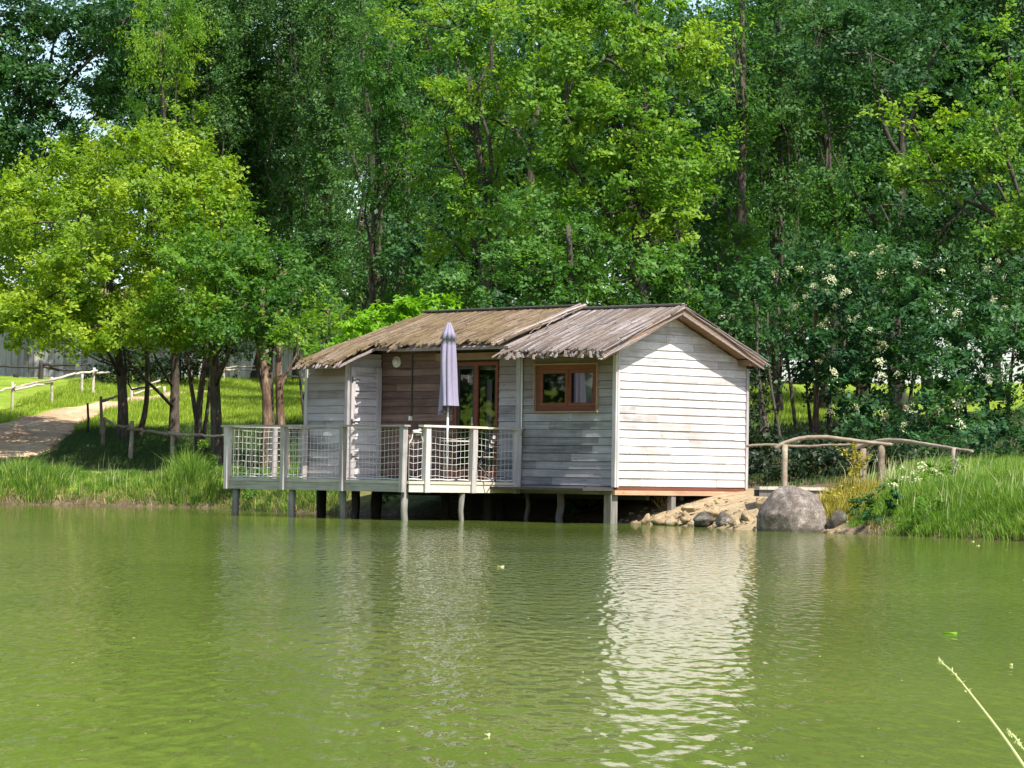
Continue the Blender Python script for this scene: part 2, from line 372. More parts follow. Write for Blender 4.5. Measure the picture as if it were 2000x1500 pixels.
wg = N(nt, 'ShaderNodeBsdfGlossy'); wg.inputs['Roughness'].default_value = .03; nt.links.new(bmp.outputs[0], wg.inputs['Normal'])
fr_ = N(nt, 'ShaderNodeFresnel'); fr_.inputs[0].default_value = 1.333; nt.links.new(bmp.outputs[0], fr_.inputs['Normal'])
wm = N(nt, 'ShaderNodeMixShader'); nt.links.new(mth(nt, 'MULTIPLY', fr_.outputs[0], .93), wm.inputs[0]); nt.links.new(wd.outputs[0], wm.inputs[1]); nt.links.new(wg.outputs[0], wm.inputs[2])
o = N(nt, 'ShaderNodeOutputMaterial'); nt.links.new(wm.outputs[0], o.inputs[0])
water = MB(); water.addq([(-40, -6, 0), (32, -6, 0), (32, 80, 0), (-40, 80, 0)], [[0, 1, 2, 3]], .5)
water = water.build('pond_water', mw); tag(water, kind='structure')

# paths
mp, nt = new_mat('path_gravel'); nb = noise(nt, coords(nt), 6, 6, .7); na = noise(nt, coords(nt), .7, 3)
finish(nt, ramp(nt, mth(nt, 'ADD', mth(nt, 'MULTIPLY', nb, .5), mth(nt, 'MULTIPLY', na, .5)), [(.35, (.22, .135, .075)), (.5, (.4, .265, .155)), (.65, (.6, .45, .3))]), .95, nb, .6, .02, .1)
def ribbon(name, L, R, n=60, m=14):
    L = np.array(L); R = np.array(R)
    def rs(A):
        t = np.r_[0, np.cumsum(np.hypot(*np.diff(A[:, :2], axis=0).T))]; q = np.linspace(0, t[-1], n)
        return np.stack([np.interp(q, t, A[:, k]) for k in (0, 1)], -1)
    A, B = rs(L), rs(R); t = np.linspace(0, 1, m)
    P = A[:, None] * (1 - t)[None, :, None] + B[:, None] * t[None, :, None]
    P[:, 0] += .12 * np.random.default_rng(3).normal(size=(n, 1)); P[:, -1] += .12 * np.random.default_rng(4).normal(size=(n, 1))
    z = H(P[..., 0], P[..., 1]) + .03; z[:, 0] -= .1; z[:, -1] -= .1
    V = np.concatenate([P, z[..., None]], -1).reshape(-1, 3)
    i, j = np.meshgrid(np.arange(n - 1), np.arange(m - 1), indexing='ij'); q = (i * m + j).ravel()
    o = mesh_obj(name, V, np.stack([q, q + 1, q + m + 1, q + m], -1).ravel(), np.arange(len(q)) * 4, mp, smooth=True)
    return tag(o, kind='structure')
far_l = [gpt(-60, 838), gpt(0, 827), gpt(75, 807), gpt(180, 787), gpt(250, 776), gpt(330, 766), gpt(420, 757)]
far_r = [gpt(-60, 905), gpt(60, 897), gpt(110, 880), gpt(165, 826), gpt(235, 797), gpt(330, 778), gpt(430, 767)]
ribbon('path', far_l, far_r)
ribbon('path', [(-10.1, 74.5), (-9.6, 74.9), (-8.6, 74.9), (-8, 74.3)], [(-10.1, 74.4), (-9.6, 74.0), (-8.6, 73.8), (-8, 74.2)], 40, 8)

# ------------------------------------------------------------------ foliage
def leaf_quads(P, nrmv, axis, L, Wd):
    a = nrm(axis - nrmv * np.sum(axis * nrmv, 1, keepdims=True)); b = np.cross(nrmv, a)
    L = L[:, None]; Wd = Wd[:, None]
    V = np.stack([P - a * L * .5, P + b * Wd * .5 - a * L * .05 - nrmv * L * .06, P + a * L * .5 - nrmv * L * .1, P - b * Wd * .5 - a * L * .05 - nrmv * L * .06], 1)
    return V.reshape(-1, 3)
def crown_mesh(rng, lobes, clumps=7.0, per=70, sig=.3, leaf=.13, droop=0.0, aspect=.62, shell=.5, up=.55):
    """leaf-sized faces in twig clumps spread through ellipsoid lobes; lobes: centre xyz, radii xyz"""
    Ps = []; Ns = []; As = []; Ts = []; CC = []
    for (cx, cy, cz, rx, ry, rz) in lobes:
        area = 4 * math.pi * ((rx * ry) ** 1.6 / 3 + (rx * rz) ** 1.6 / 3 + (ry * rz) ** 1.6 / 3) ** (1 / 1.6)
        k = max(5, int(clumps * .62 * area / 4)); per_ = per * 1.95
        d = nrm(rng.normal(size=(k, 3))); rad = shell + (1.05 - shell) * rng.random(k) ** .6
        c = np.array([cx, cy, cz]) + d * rad[:, None] * np.array([rx, ry, rz])
        CC.append(c)
        cnt = rng.integers(int(per_ * .5), int(per_ * 1.5), k); ct = np.clip(.5 + .22 * rng.normal(size=k) + .12 * rng.normal(), 0, 1)
        idx = np.repeat(np.arange(k), cnt); n = len(idx); s = sig * rng.uniform(.65, 1.3, k)[idx][:, None]
        # each clump is made of a handful of twig sprays, and the leaves of a spray lie roughly in one plane
        m_ = 7; so = rng.normal(size=(k * m_, 3)); sn = rng.normal(size=(k * m_, 3)); sz = rng.uniform(.25, .55, k * m_)[:, None]
        si = idx * m_ + rng.integers(0, m_, n)
        flat = rng.normal(size=(n, 3)); pn = nrm(d[idx] * .4 + np.array([0, 0, .7]) + sn[si] * .55); flat -= pn * np.sum(flat * pn, 1, keepdims=True) * .6
        o = (so[si] * .95 + flat * sz[si]) * s * np.array([1, 1, .75 + .7 * droop])
        along = (rng.random(n) - .4)[:, None] * s * 1.0
        o += (d[idx] + np.array([0, 0, -.9 * droop + .25])) * along
        Ps.append(c[idx] + o)
        Ns.append(nrm(pn * 1.1 + np.array([0, 0, up * .4 * (1 - droop)]) + rng.normal(size=(n, 3)) * .45))
        As.append(nrm(rng.normal(size=(n, 3)) * (1 - .6 * droop) + d[idx] * .4 + np.array([0, 0, -1.4 * droop])))
        Ts.append(np.clip(ct[idx] * .7 + .3 * rng.random(n), 0, 1))
    P = np.concatenate(Ps); Nn = np.concatenate(Ns); A = np.concatenate(As); T = np.concatenate(Ts)
    L = leaf * .84 * rng.uniform(.5, 1.4, len(P))
    return leaf_quads(P, Nn, A, L, L * aspect), T, np.concatenate(CC)
def crown_obj(V, T, mat, parent, name='crown'):
    n = len(T); return mesh_obj(name, V, np.arange(4 * n), np.arange(n) * 4, mat, parent, T)
def bend(rng, p, q, n=7, amp=.06):
    p = np.asarray(p, float); q = np.asarray(q, float); t = np.linspace(0, 1, n)[:, None]; L = np.linalg.norm(q - p)
    w = rng.normal(size=(2, 3)) * amp * L
    return p + (q - p) * t + np.sin(math.pi * t) * w[0] + np.sin(2 * math.pi * t) * w[1] * .5
LEAFN = [0]
def tree(name, label, base, trunks, lobes, leafm, bark=None, group=None, seed=0, cat='tree', r0=.16, twigs=.13, **kw):
    """base: xyz; trunks: list of (foot offset xy, top xyz world, radius); lobes in world coordinates"""
    rng = np.random.default_rng(seed); base = np.asarray(base, float); bark = bark or ('bark' if name == 'broadleaf_tree' else 'darkbark')
    t = empty(name, base, label, cat, group)
    V, T, CCs = crown_mesh(rng, lobes, **kw); LEAFN[0] += len(T)
    crown_obj(V - base, T, G[leafm] if isinstance(leafm, str) else leafm, t)
    for k, (fo, top, rad) in enumerate(trunks):
        mb = MB(); foot = base + np.array([fo[0], fo[1], 0]); foot[2] = H(foot[0], foot[1]) - .12
        top = np.asarray(top, float); pts = bend(rng, foot, top, 12, .02); m = len(pts)
        rr = rad * np.linspace(1, .35, m); rr[0] *= 1.35; rr[1] *= 1.08
        mb.tube(pts, rr, 9)
        mine = [l for i, l in enumerate(lobes) if i % len(trunks) == k]
        for l in mine:
            lc = np.array(l[:3]); h = np.clip((lc[2] - foot[2]) / (top[2] - foot[2] + .01) - .3, .12, .95)
            s = pts[int(h * (m - 1))]; mb.tube(bend(rng, s, lc, 6, .08), rad * .34 * np.linspace(1, .25, 6), 6)
            near = CCs[np.linalg.norm((CCs - lc) / np.array(l[3:]), axis=1) < 1.1]
            for c in near[rng.random(len(near)) < twigs]: mb.tube(bend(rng, lc + (c - lc) * .1, c, 4, .07), rad * .12 * np.linspace(1, .35, 4) + .006, 4, cap=False)
        mb.build('trunk', M[bark], t, smooth=True, loc=base)
    return t
def L(px, py, Y, rx, ry, rd=None):           # a lobe of a crown: where it stands in depth and its size in photograph pixels at that depth
    s = Y / F; p = at(px, py, Y); rd = rx if rd is None else rd
    return (p[0], p[1], p[2], rx * s, rd * s, ry * s)
def G3(px, Y): p = at(px, 900, Y); return np.array([p[0], Y, float(H(p[0], Y))])
#PART3
# ------------------------------------------------------------------ cabin (built in its own frame: x = -u, y = v)
def onv(px, py, v):
    d = ray(px, py); t = (v - np.dot(EYE - C, HV)) / np.dot(d, HV); q = EYE + d * t - C
    return np.dot(q, HU), q[2]
rng = np.random.default_rng(11)
def LU(s, d, z, v0=0.0): return (-s, v0 - d, z)          # a face looking along -v; s = u
def LVf(s, d, z, u0=0.0): return (-u0 + d, s, z)         # a face looking along -u; s = v
def clad(mb, fn, a, b, z0, z1, ztop=None, hole=None, step=.144, off=0.0, joint=1.6, phase=0.0):
    z = z0 - phase
    while z < z1:
        za, zb = max(z, z0), min(z + step, z1)
        cuts = [a]; x = a + rng.uniform(.3, joint * 1.3)
        while x < b - .3: cuts.append(x); x += rng.uniform(.7, 1.3) * joint
        cuts.append(b)
        for s0, s1 in zip(cuts[:-1], cuts[1:]):
            t = float(rng.random()); s0 += .002; s1 -= .002
            pieces = [(s0, s1, za, zb)]
            if hole:
                h0, h1, g0, g1 = hole
                if zb > g0 and za < g1 and s1 > h0 and s0 < h1:
                    pieces = []
                    if s0 < h0: pieces.append((s0, h0, za, zb))
                    if s1 > h1: pieces.append((h1, s1, za, zb))
                    m0, m1 = max(s0, h0), min(s1, h1)
                    if za < g0: pieces.append((m0, m1, za, g0))
                    if zb > g1: pieces.append((m0, m1, g1, zb))
            for p0, p1, q0, q1 in pieces:
                if q1 - q0 < .01 or p1 - p0 < .01: continue
                d0 = .024 + rng.uniform(-.004, .004); d1 = max(.004, d0 - .017 * (q1 - q0) / step)
                if ztop:
                    cut = lambda p, q: min(q, ztop(p))
                    if q0 >= max(ztop(p0), ztop(p1), ztop((p0 + p1) / 2)) - .01: continue
                    n = 12; xs = np.linspace(p0, p1, n + 1)
                    for e0, e1 in zip(xs[:-1], xs[1:]):
                        t0, t1 = cut(e0, q1), cut(e1, q1)
                        if t0 <= q0 and t1 <= q0: continue
                        t0 = max(t0, q0 + .001); t1 = max(t1, q0 + .001)
                        mb.hexa([fn(e0, off + d0, min(q0 + .01, t0 - .0005)), fn(e1, off + d0, min(q0 + .01, t1 - .0005)), fn(e1, off, q0), fn(e0, off, q0), fn(e0, off + d1, t0), fn(e1, off + d1, t1), fn(e1, off, t1), fn(e0, off, t0)], t)
                else:
                    w = rng.uniform(-.003, .003)
                    mb.hexa([fn(p0, off + d0, q0 + .009 + w), fn(p1, off + d0, q0 + .009), fn(p1, off, q0 + .007), fn(p0, off, q0 + .007), fn(p0, off + d1, q1), fn(p1, off + d1, q1), fn(p1, off, q1), fn(p0, off, q1)], t)
        z += step
RV = 1.32
def zA(v): return 3.88 - .435 * (RV - v) if v < RV else 3.88 - .41 * (v - RV)
def zB(v): return 3.93 - .375 * (RV - v) - .12 * max(0, -.64 - v) if v < RV else 3.93 - .41 * (v - RV)
cabin = empty('cabin', None, 'weathered wooden cabin on stilts with bark shingle roof at the edge of the pond', 'cabin', matrix=MH)
uA, uE = 2.42, 7.5
WT = .09
# gable wall
mb = MB(); clad(mb, LVf, .04, 3.41, .66, 4.0, ztop=lambda v: zA(v) - .11, joint=2.0); mb.build('gable_wall', M['gable'], cabin)
mb = MB(); mb.add([(-.001, .02, .6), (-.001, 3.42, .6), (-.001, 3.42, zA(3.42) - .12), (-.001, RV, zA(RV) - .12), (-.001, .02, zA(0) - .12)], [(0, 1, 2, 3, 4)])
mb.box((-uE + .02, 3.40, .6), (-.002, 3.44, 2.95)); mb.box((-uE, -.8, .6), (-uE + .03, 3.42, 2.9)); mb.box((-uE + .03, -.8, .58), (-.003, 3.4, .62)); mb.build('inner_wall', M['inside'], cabin)
HOLE = (.46, 2.03, 2.0, 2.83)
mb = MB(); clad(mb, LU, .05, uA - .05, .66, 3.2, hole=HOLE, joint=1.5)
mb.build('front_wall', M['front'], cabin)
mb = MB()
for q in ((.0, .02, HOLE[0], 3.2), (HOLE[1], 0, 3.02, 3.2), (4.2, 0, uE, 3.2)): pass
mb.box((-HOLE[0], .0, .62), (-.02, .03, 3.22)); mb.box((-3.0, .0, .62), (-HOLE[1], .03, 3.22)); mb.box((-HOLE[1], .0, .62), (-HOLE[0], .03, HOLE[2])); mb.box((-HOLE[1], .0, HOLE[3]), (-HOLE[0], .03, 3.22))
mb.box((-uE, .0, .62), (-4.22, .03, 3.22)); mb.box((-4.22, 0, 2.93), (-3.0, .03, 3.22)); mb.build('inner_wall', M['inside'], cabin)
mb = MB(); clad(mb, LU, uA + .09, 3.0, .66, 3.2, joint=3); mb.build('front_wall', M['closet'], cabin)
mb = MB(); clad(mb, LU, 4.24, 6.24, .66, 3.2, joint=1.8); mb.build('porch_wall', M['porch'], cabin)
mb = MB(); clad(mb, lambda s, d, z: LU(s, d, z, -.83), 6.33, uE - .05, .66, 2.93, joint=1.7); mb.box((-uE + .02, -.83, .6), (-6.27, -.80, 2.95)); mb.build('closet_wall', M['closet'], cabin)
# trims
for bxs in ([((-.055, -.042, .645), (.03, .0, 3.12), .8), ((-.001, -.001, .645), (.044, .045, 3.1), .9)], [((0, 3.395, .645), (.045, 3.46, 2.86), .4)],
            [((-uA - .09, -.05, .6), (-uA + .0, .0, 3.05), .6), ((-uA - .001, -.04, .6), (-uA + .05, .0, 3.05), .3)], [((-uE - .02, -.875, .6), (-uE + .05, -.83, 2.93), .7)], [((-6.33, -.878, .6), (-6.255, -.83, 2.95), .5)]):
    mb = MB()
    for b_ in bxs: mb.box(*b_)
    mb.build('corner_trim', M['post'], cabin)
mb = MB(); mb.tube([(-uA + .06, -.045, 3.0), (-uA + .06, -.045, 1.75), (-uA + .055, -.05, .7)], .011, 6); mb.build('downpipe', M['white'], cabin, smooth=True)
# closet side with its door, facing the sun
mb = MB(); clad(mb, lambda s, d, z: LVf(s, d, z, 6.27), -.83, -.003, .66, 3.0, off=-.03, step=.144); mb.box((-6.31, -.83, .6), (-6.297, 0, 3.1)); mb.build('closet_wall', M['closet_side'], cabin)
door = MB(); clad(door, lambda s, d, z: LVf(s, d, z, 6.27), -.72, -.12, .80, 2.75, off=.0)
fr = MB()
for a, b, c_, d_ in ((-.80, -.70, .70, 2.84), (-.14, -.04, .70, 2.84), (-.698, -.142, 2.74, 2.84)): fr.box((-6.268, a, c_), (-6.225, b, d_), .6)
dd = door.build('closet_door', M['closet_side'], cabin); fr.build('door_frame', M['post'], dd)
for z in (2.55, 1.75, 1.1):
    hg = MB(); hg.box((-6.224, -.80, z), (-6.21, -.769, z + .1)); hg.box((-6.222, -.77, z + .035), (-6.212, -.6, z + .06)); hg.build('hinge', M['metal'], dd)
# floor beams
mb = MB(); mb.box((-uA - .02, -.03, .512), (-.02, .05, .652), .4); mb.build('floor_beam', M['front'], cabin)
mb = MB(); mb.box((-.06, -.035, .51), (.035, 3.38, .592), .6); mb.build('floor_beam', M['beam'], cabin)
mb = MB(); mb.box((-.05, .0, .594), (.012, 3.42, .655), .2); mb.build('sill_beam', M['frame'], cabin)
mb = MB()
for v in (.9, 1.8, 2.6): mb.box((-uE, v, .42), (-.1, v + .09, .57), .4)
mb.build('joist', M['darkpile'], cabin)
def pile(parent, u, v, r, zt, mat, n=10, lean=0.0, sq=False):
    mb = MB(); p = W(u, v, 0); zb = float(H(p[0], p[1])) - .3
    zb = min(zb, -.5) if shore_dist(p[0], p[1]) < .3 else zb
    if sq: mb.box((-u - r, v - r, zb), (-u + r, v + r, zt), .6)
    else:
        k = 7; z = np.linspace(zb, zt, k); pts = np.stack([-u + lean * (zt - z) + .012 * rng.normal(size=k), v + .012 * rng.normal(size=k), z], -1); mb.tube(pts, r * (1 + .05 * rng.normal(size=k)), n, float(rng.random()))
    return mb.build('pile', M[mat], parent, smooth=not sq)
pile(cabin, .13, .03, .085, .51, 'pile', sq=True)
pile(cabin, 1.47, .1, .07, .51, 'pile'); pile(cabin, 2.38, .15, .045, .51, 'pile'); pile(cabin, .04, 1.50, .055, .51, 'pile', sq=True); pile(cabin, .05, 2.9, .05, .51, 'pile', sq=True)
for u, v, r in ((5.85, -.45, .1), (7.3, -.6, .1), (4.55, .1, .085), (3.5, .2, .09), (6.4, -.5, .07), (6.0, 2.9, .09), (3.2, 2.9, .09), (1.6, 2.6, .09), (4.6, 1.6, .09)): pile(cabin, u, v, r, .52, 'darkpile')
# window
win = MB()
a, b, g0, g1 = HOLE
def rect(mb, u0, u1, z0, z1, w, y0, y1, t=.5):
    mb.box((-u1, y0, z0), (-u0, y1, z0 + w), t); mb.box((-u1, y0, z1 - w), (-u0, y1, z1), t)
    mb.box((-u1, y0 + .001, z0 + w), (-u1 + w, y1 - .001, z1 - w), t); mb.box((-u0 - w, y0 + .001, z0 + w), (-u0, y1 - .001, z1 - w), t)
rect(win, a + .002, b - .002, g0 + .002, g1 - .002, .075, .0, .06)
wo = win.build('window', M['frame'], cabin)
s = MB(); mid = (a + b) / 2 - .02
rect(s, a + .08, mid, g0 + .08, g1 - .08, .07, .012, .05, .3); rect(s, mid + .005, b - .08, g0 + .08, g1 - .08, .07, .006, .05, .6); s.build('sash', M['frame'], wo)
tr = MB(); rect(tr, a - .028, b + .028, g0 - .028, g1 + .028, .026, -.055, .0, .9); tr.build('window_trim', M['soffit'], wo)
for u0, u1 in ((a + .15, mid - .07), (mid + .075, b - .15)):
    p = MB(); p.add([(-u1, .03, g0 + .15), (-u0, .03, g0 + .15), (-u0, .03, g1 - .15), (-u1, .03, g1 - .15)], [(0, 1, 2, 3)]); p.build('pane', M['glass'], wo)
cu = MB(); nn = 40; us = np.linspace(a + .2, mid - .06, nn); 
rows = []
for z, sq_ in ((g0 + .05, 1.0), (g0 + .35, .86), (g1 - .02, .95)):
    uu = mid - .06 - (mid - .06 - us) * sq_; rows.append(np.stack([-uu, .14 + .025 * np.sin(us * 42 + z), np.full(nn, z)], -1))
V = np.concatenate(rows); Q = [[i + r_ * nn, i + 1 + r_ * nn, i + 1 + (r_ + 1) * nn, i + (r_ + 1) * nn] for r_ in range(2) for i in range(nn - 1)]
cu.addq(V, Q, .5); cu.build('curtain', M['curtain'], wo, smooth=True)
# glazed door
gd = MB(); rect(gd, 3.02, 4.2, .70, 2.92, .07, -.03, .03)
gd.box((-3.66, -.028, .771), (-3.56, .028, 2.849)); go = gd.build('glazed_door', M['frame'], cabin)
sd = MB(); rect(sd, 3.66, 4.13, .771, 2.849, .06, -.01, .02, .2); sd.build('sash', M['metal'], go)
for u0, u1 in ((3.09, 3.56), (3.72, 4.07)):
    p = MB(); p.add([(-u1, .005, .8), (-u0, .005, .8), (-u0, .005, 2.84), (-u1, .005, 2.84)], [(0, 1, 2, 3)]); p.build('pane', M['glass'], go)
p = MB(); p.box((-3.56, .2, .8), (-3.42, .22, 2.6)); p.build('curtain', M['curtain'], go)
p = MB(); p.box((-3.69, -.06, 1.75), (-3.64, -.045, 1.78)); p.box((-3.69, -.05, 1.7), (-3.675, -.03, 1.9)); p.build('handle', M['rope'], go)
mb = MB(); mb.box((-4.7, -.05, 2.96), (-2.5, -.012, 3.09), .6); mb.build('header_beam', M['soffit'], cabin)
mb = MB(); mb.box((-4.25, -.028, .6), (-3.0, .03, .70)); mb.build('door_sill', M['soffit'], cabin)
# lamp, conduit, socket
lm = MB(); th = np.linspace(0, 2 * math.pi, 25)[:-1]
def dome(mb, cu_, cz, R_, dep, y0, rings=6):
    V = []; 
    for i in range(rings + 1):
        ph = i / rings * math.pi / 2; V += [(-cu_ + R_ * math.cos(ph) * math.cos(t_), y0 - dep * math.sin(ph), cz + R_ * math.cos(ph) * math.sin(t_)) for t_ in th]
    n = len(th); mb.addq(V, [[i * n + j, i * n + (j + 1) % n, (i + 1) * n + (j + 1) % n, (i + 1) * n + j] for i in range(rings) for j in range(n)], .5)
lu, lz = onv(778, 707, 0)
lamp = MB(); lamp.tube([(-lu, -.02, lz), (-lu, -.06, lz)], .105, 24); lo = lamp.build('lamp', M['white'], cabin, smooth=False)
g_ = MB(); dome(g_, lu, lz, .085, .06, -.062); g_.build('lamp_glass', M['lampglass'], lo, smooth=True)
cd = MB(); cuu, _ = onv(808, 700, 0)
cd.tube([(-cuu, -.035, 3.08), (-cuu, -.035, lz - .13), (-cuu, -.035, 1.92)], .013, 5); cd.tube([(-lu, -.035, lz - .1), (-lu - .0, -.035, lz - .13), (-cuu, -.035, lz - .15)], .009, 5); cd.build('conduit', M['metal'], cabin)
sk = MB(); sk.box((-cuu - .04, -.07, 1.84), (-cuu + .01, -.02, 1.92)); sk.build('socket', M['white'], cabin)
# roof decking
rA, rB = MB(), MB()
def zslab(mb, poly, zf, th_, t=.5):      # poly in (u, v); follows roof height zf
    n = len(poly); V = [(-u, v, zf(v)) for u, v in poly] + [(-u, v, zf(v) - th_) for u, v in poly]
    mb.add(V, [tuple(range(n)), tuple(range(n, 2 * n))[::-1]] + [(i, (i + 1) % n, n + (i + 1) % n, n + i) for i in range(n)], t)
uo, uj = -.36, 2.22
zslab(rA, [(uo, RV), (uj, RV), (uj, -.66), (uo, -.66)], lambda v: zA(v) - .03, .05); zslab(rA, [(uo, RV), (uj, RV), (uj, 3.5), (uo, 3.5)], lambda v: zA(v) - .03, .05)
HUu, HVv = 6.54, -1.3
CU = 7.22
def eaveB(u): return float(np.interp(u, [5.1, 5.85, 5.97, 6.05], [-.64, -.54, -.9, -1.3]))
def zHip(u, v): pass
zslab(rB, [(uj - .1, RV), (HUu, RV), (CU, -1.3), (6.05, -1.3), (5.97, -.9), (5.85, -.54), (5.1, -.64), (uj - .1, -.64)], lambda v: zB(v) - .03, .05)
zslab(rB, [(uj - .1, RV), (HUu, RV), (CU, 3.5), (uj - .1, 3.5)], lambda v: zB(v) - .03, .05)
rB.add([(-HUu, RV, zB(RV) - .03), (-CU, -1.3, zB(-1.3) - .03), (-CU, 3.5, zB(3.5) - .03)], [(0, 1, 2)])
roofo = rA.build('roof', M['soffit'], cabin); rB.build('roof', M['thatch_edge'], cabin)
def shingles(mb, u0, u1, vs_fn, ve_fn, zf, courses, wmin=.045, wmax=.11, lift=.03, rag=.07, sgn=-1):
    """strips of bark laid down the slope, from v=vs_fn(u) to ve_fn(u)"""
    for ci, (fa, fb) in enumerate(courses):
        u = u0
        while u < u1:
            w = rng.uniform(wmin, wmax); um = u + w / 2; vs, ve = vs_fn(um), ve_fn(um)
            if (ve - vs) * sgn < .05: u += w; continue
            va = vs + (ve - vs) * fa; vb = vs + (ve - vs) * fb + sgn * rng.normal() * rag * (1.6 if fb > .99 else .8)
            if fb > .99: vb += sgn * .03
            n = 3 if fb > .99 else 2; ts = np.linspace(0, 1, n + 1); sk_ = rng.normal() * .02; h = .004 + ci * .012 + rng.uniform(0, .012); tk = .012
            t = float(rng.random()); P = []
            for k_, q in enumerate(ts):
                vv = va + (vb - va) * q; hh = h + lift * q + rng.normal() * .004 - (.03 * rng.random() if (fb > .99 and k_ == n) else 0); du = sk_ * q
                P.append([(-(u + du), vv, zf(vv) + hh + tk), (-(u + w + du), vv, zf(vv) + hh + tk + rng.normal() * .004), (-(u + w + du), vv, zf(vv) + hh - .01), (-(u + du), vv, zf(vv) + hh - .01)])
            for A_, B_ in zip(P[:-1], P[1:]): mb.add(A_ + B_, [(0, 1, 5, 4), (1, 2, 6, 5), (2, 3, 7, 6), (3, 0, 4, 7)], t)
            mb.add(P[-1], [(0, 1, 2, 3)], t)
            u += w * .93
co = [(.0, .36), (.3, .68), (.62, 1.0)]
sA = MB()
def rows(n, ov): return [(max(0, i / n - ov), (i + 1) / n) for i in range(n)]
shingles(sA, uo - .02, uj, lambda u: RV, lambda u: -.68, zA, rows(5, .12), wmin=.018, wmax=.06, lift=.018, rag=.045)
shingles(sA, uo - .02, uj, lambda u: RV, lambda u: -.68, lambda v: zA(v) + .02, [(0, .42), (.38, .8)], wmin=.03, wmax=.07, lift=.012, rag=.03)
shingles(sA, uo - .02, uj, lambda u: RV, lambda u: 3.52, zA, co, sgn=1, wmin=.05, wmax=.1)
sA.build('shingles', M['roofA'], roofo)
sB = MB()
vs = lambda u: RV if u < HUu else RV - (u - HUu) / (CU - HUu) * (RV + 1.3)
shingles(sB, uj - .05, CU, vs, eaveB, zB, rows(6, .1), wmin=.018, wmax=.055, lift=.018, rag=.05)
shingles(sB, uj - .05, CU, vs, eaveB, lambda v: zB(v) + .02, [(0, .46)], wmin=.03, wmax=.07, lift=.012, rag=.02)
shingles(sB, 4.9, CU, lambda u: min(vs(u), -.2), lambda u: eaveB(u) - .02, lambda v: zB(v) + .03, [(0, 1.0)], wmin=.02, wmax=.06, lift=.02, rag=.06)
shingles(sB, uj - .05, CU, lambda u: RV if u < HUu else RV + (u - HUu) / (CU - HUu) * (3.5 - RV), lambda u: 3.52, zB, co, sgn=1, wmin=.09, wmax=.2)
sB.build('shingles', M['roofB'], roofo)
# hip end strips
hp = MB()
for k in range(60):
    v = -1.25 + 4.7 * k / 60; top = HUu + (CU - HUu) * (abs(v - RV) / (2.62 if v < RV else 2.18)); zt = zB(v) 
    hp.hexa([(-CU - .03, v, zB(v if v < .5 else 3.4) * 0 + 2.83), (-CU - .03, v + .08, 2.83), (-top, v + .08, zt), (-top, v, zt), (-CU - .03, v, 2.86), (-CU - .03, v + .08, 2.86), (-top, v + .08, zt + .02), (-top, v, zt + .02)], float(rng.random()))
hp.build('hip_end', M['roofB'], roofo)
# ridge caps, rake sticks, frayed eave
rc = MB()
rc.bar((-uo + .02, RV, 3.93), (-uj + .1, RV, 3.935), .14, .03, tint=.2); rc.bar((-uj - .0, RV, 3.985), (-HUu - .05, RV, 3.985), .12, .02, tint=.1); rc.build('ridge_cap', M['roofA'], roofo)
rc = MB(); rc.bar((-uo + .03, RV - .03, 3.952), (-uj + .1, RV - .03, 3.957), .07, .012, tint=.9); rc.bar((-uj, RV - .03, 4.007), (-HUu - .05, RV - .03, 4.007), .07, .012, tint=.7); rc.build('ridge_board', M['thatch_edge'], roofo)
st = MB()
def stick(u0, v0, u1, v1, zf, h, r_, bow=.01, tint=None):
    q = np.linspace(0, 1, 6); uu = u0 + (u1 - u0) * q + rng.normal(size=6) * .006; vv = v0 + (v1 - v0) * q; zz = np.array([zf(x) for x in vv]) + h + rng.normal(size=6) * bow
    st.tube(np.stack([-uu, vv, zz], -1), r_ * np.linspace(1, .8, 6), 5, float(rng.random()) if tint is None else tint)
st = MB()
for k in range(14): stick(uj + rng.uniform(-.12, .1), RV + rng.uniform(-.02, .06), uj + .12 + rng.uniform(-.1, .14), -.66 - rng.uniform(0, .1), zB, .05 + rng.uniform(-.02, .05), rng.uniform(.012, .024))
for k in range(9): stick(uj + rng.uniform(-.15, .1), RV - rng.uniform(0, 1.2), uj + rng.uniform(-.3, .1), RV - rng.uniform(.6, 1.9), zB, .06, rng.uniform(.008, .018), .02)
st.build('rake_pole', M['thatch_edge'], roofo); st = MB()
for k in range(20): stick(uo + .01 + rng.uniform(-.05, .05), RV, uo + rng.uniform(-.05, .07), -.76 + rng.uniform(-.04, .06), zA, .0 + rng.uniform(-.11, .055), rng.uniform(.009, .018))
st.build('rake_pole', M['thatch_edge'], roofo); st = MB()
for k in range(12): stick(uo + rng.uniform(-.05, .05), RV, uo + rng.uniform(-.05, .05), 3.56 + rng.uniform(-.06, .06), zA, .015 + rng.uniform(-.035, .03), rng.uniform(.009, .016))
st.build('rake_pole', M['thatch_edge'], roofo); st = MB()
for k in range(46):      # curled bark along the eave
    u = rng.uniform(uo, uj); v = -.66 - rng.uniform(0, .08); Ln = rng.uniform(.08, .2); a_ = rng.uniform(-.6, .9)
    st.hexa([(-u, v, zA(v) + .03), (-u + .05, v, zA(v) + .02), (-u + .05 + a_ * Ln, v - .05, zA(v) - Ln * .45), (-u + a_ * Ln, v - .05, zA(v) - Ln * .45),
             (-u, v - .02, zA(v) + .045), (-u + .05, v - .02, zA(v) + .04), (-u + .05 + a_ * Ln, v - .065, zA(v) - Ln * .45), (-u + a_ * Ln, v - .065, zA(v) - Ln * .45)], float(rng.random()))
st.build('eave_fringe', M['thatch_edge'], roofo); st = MB()
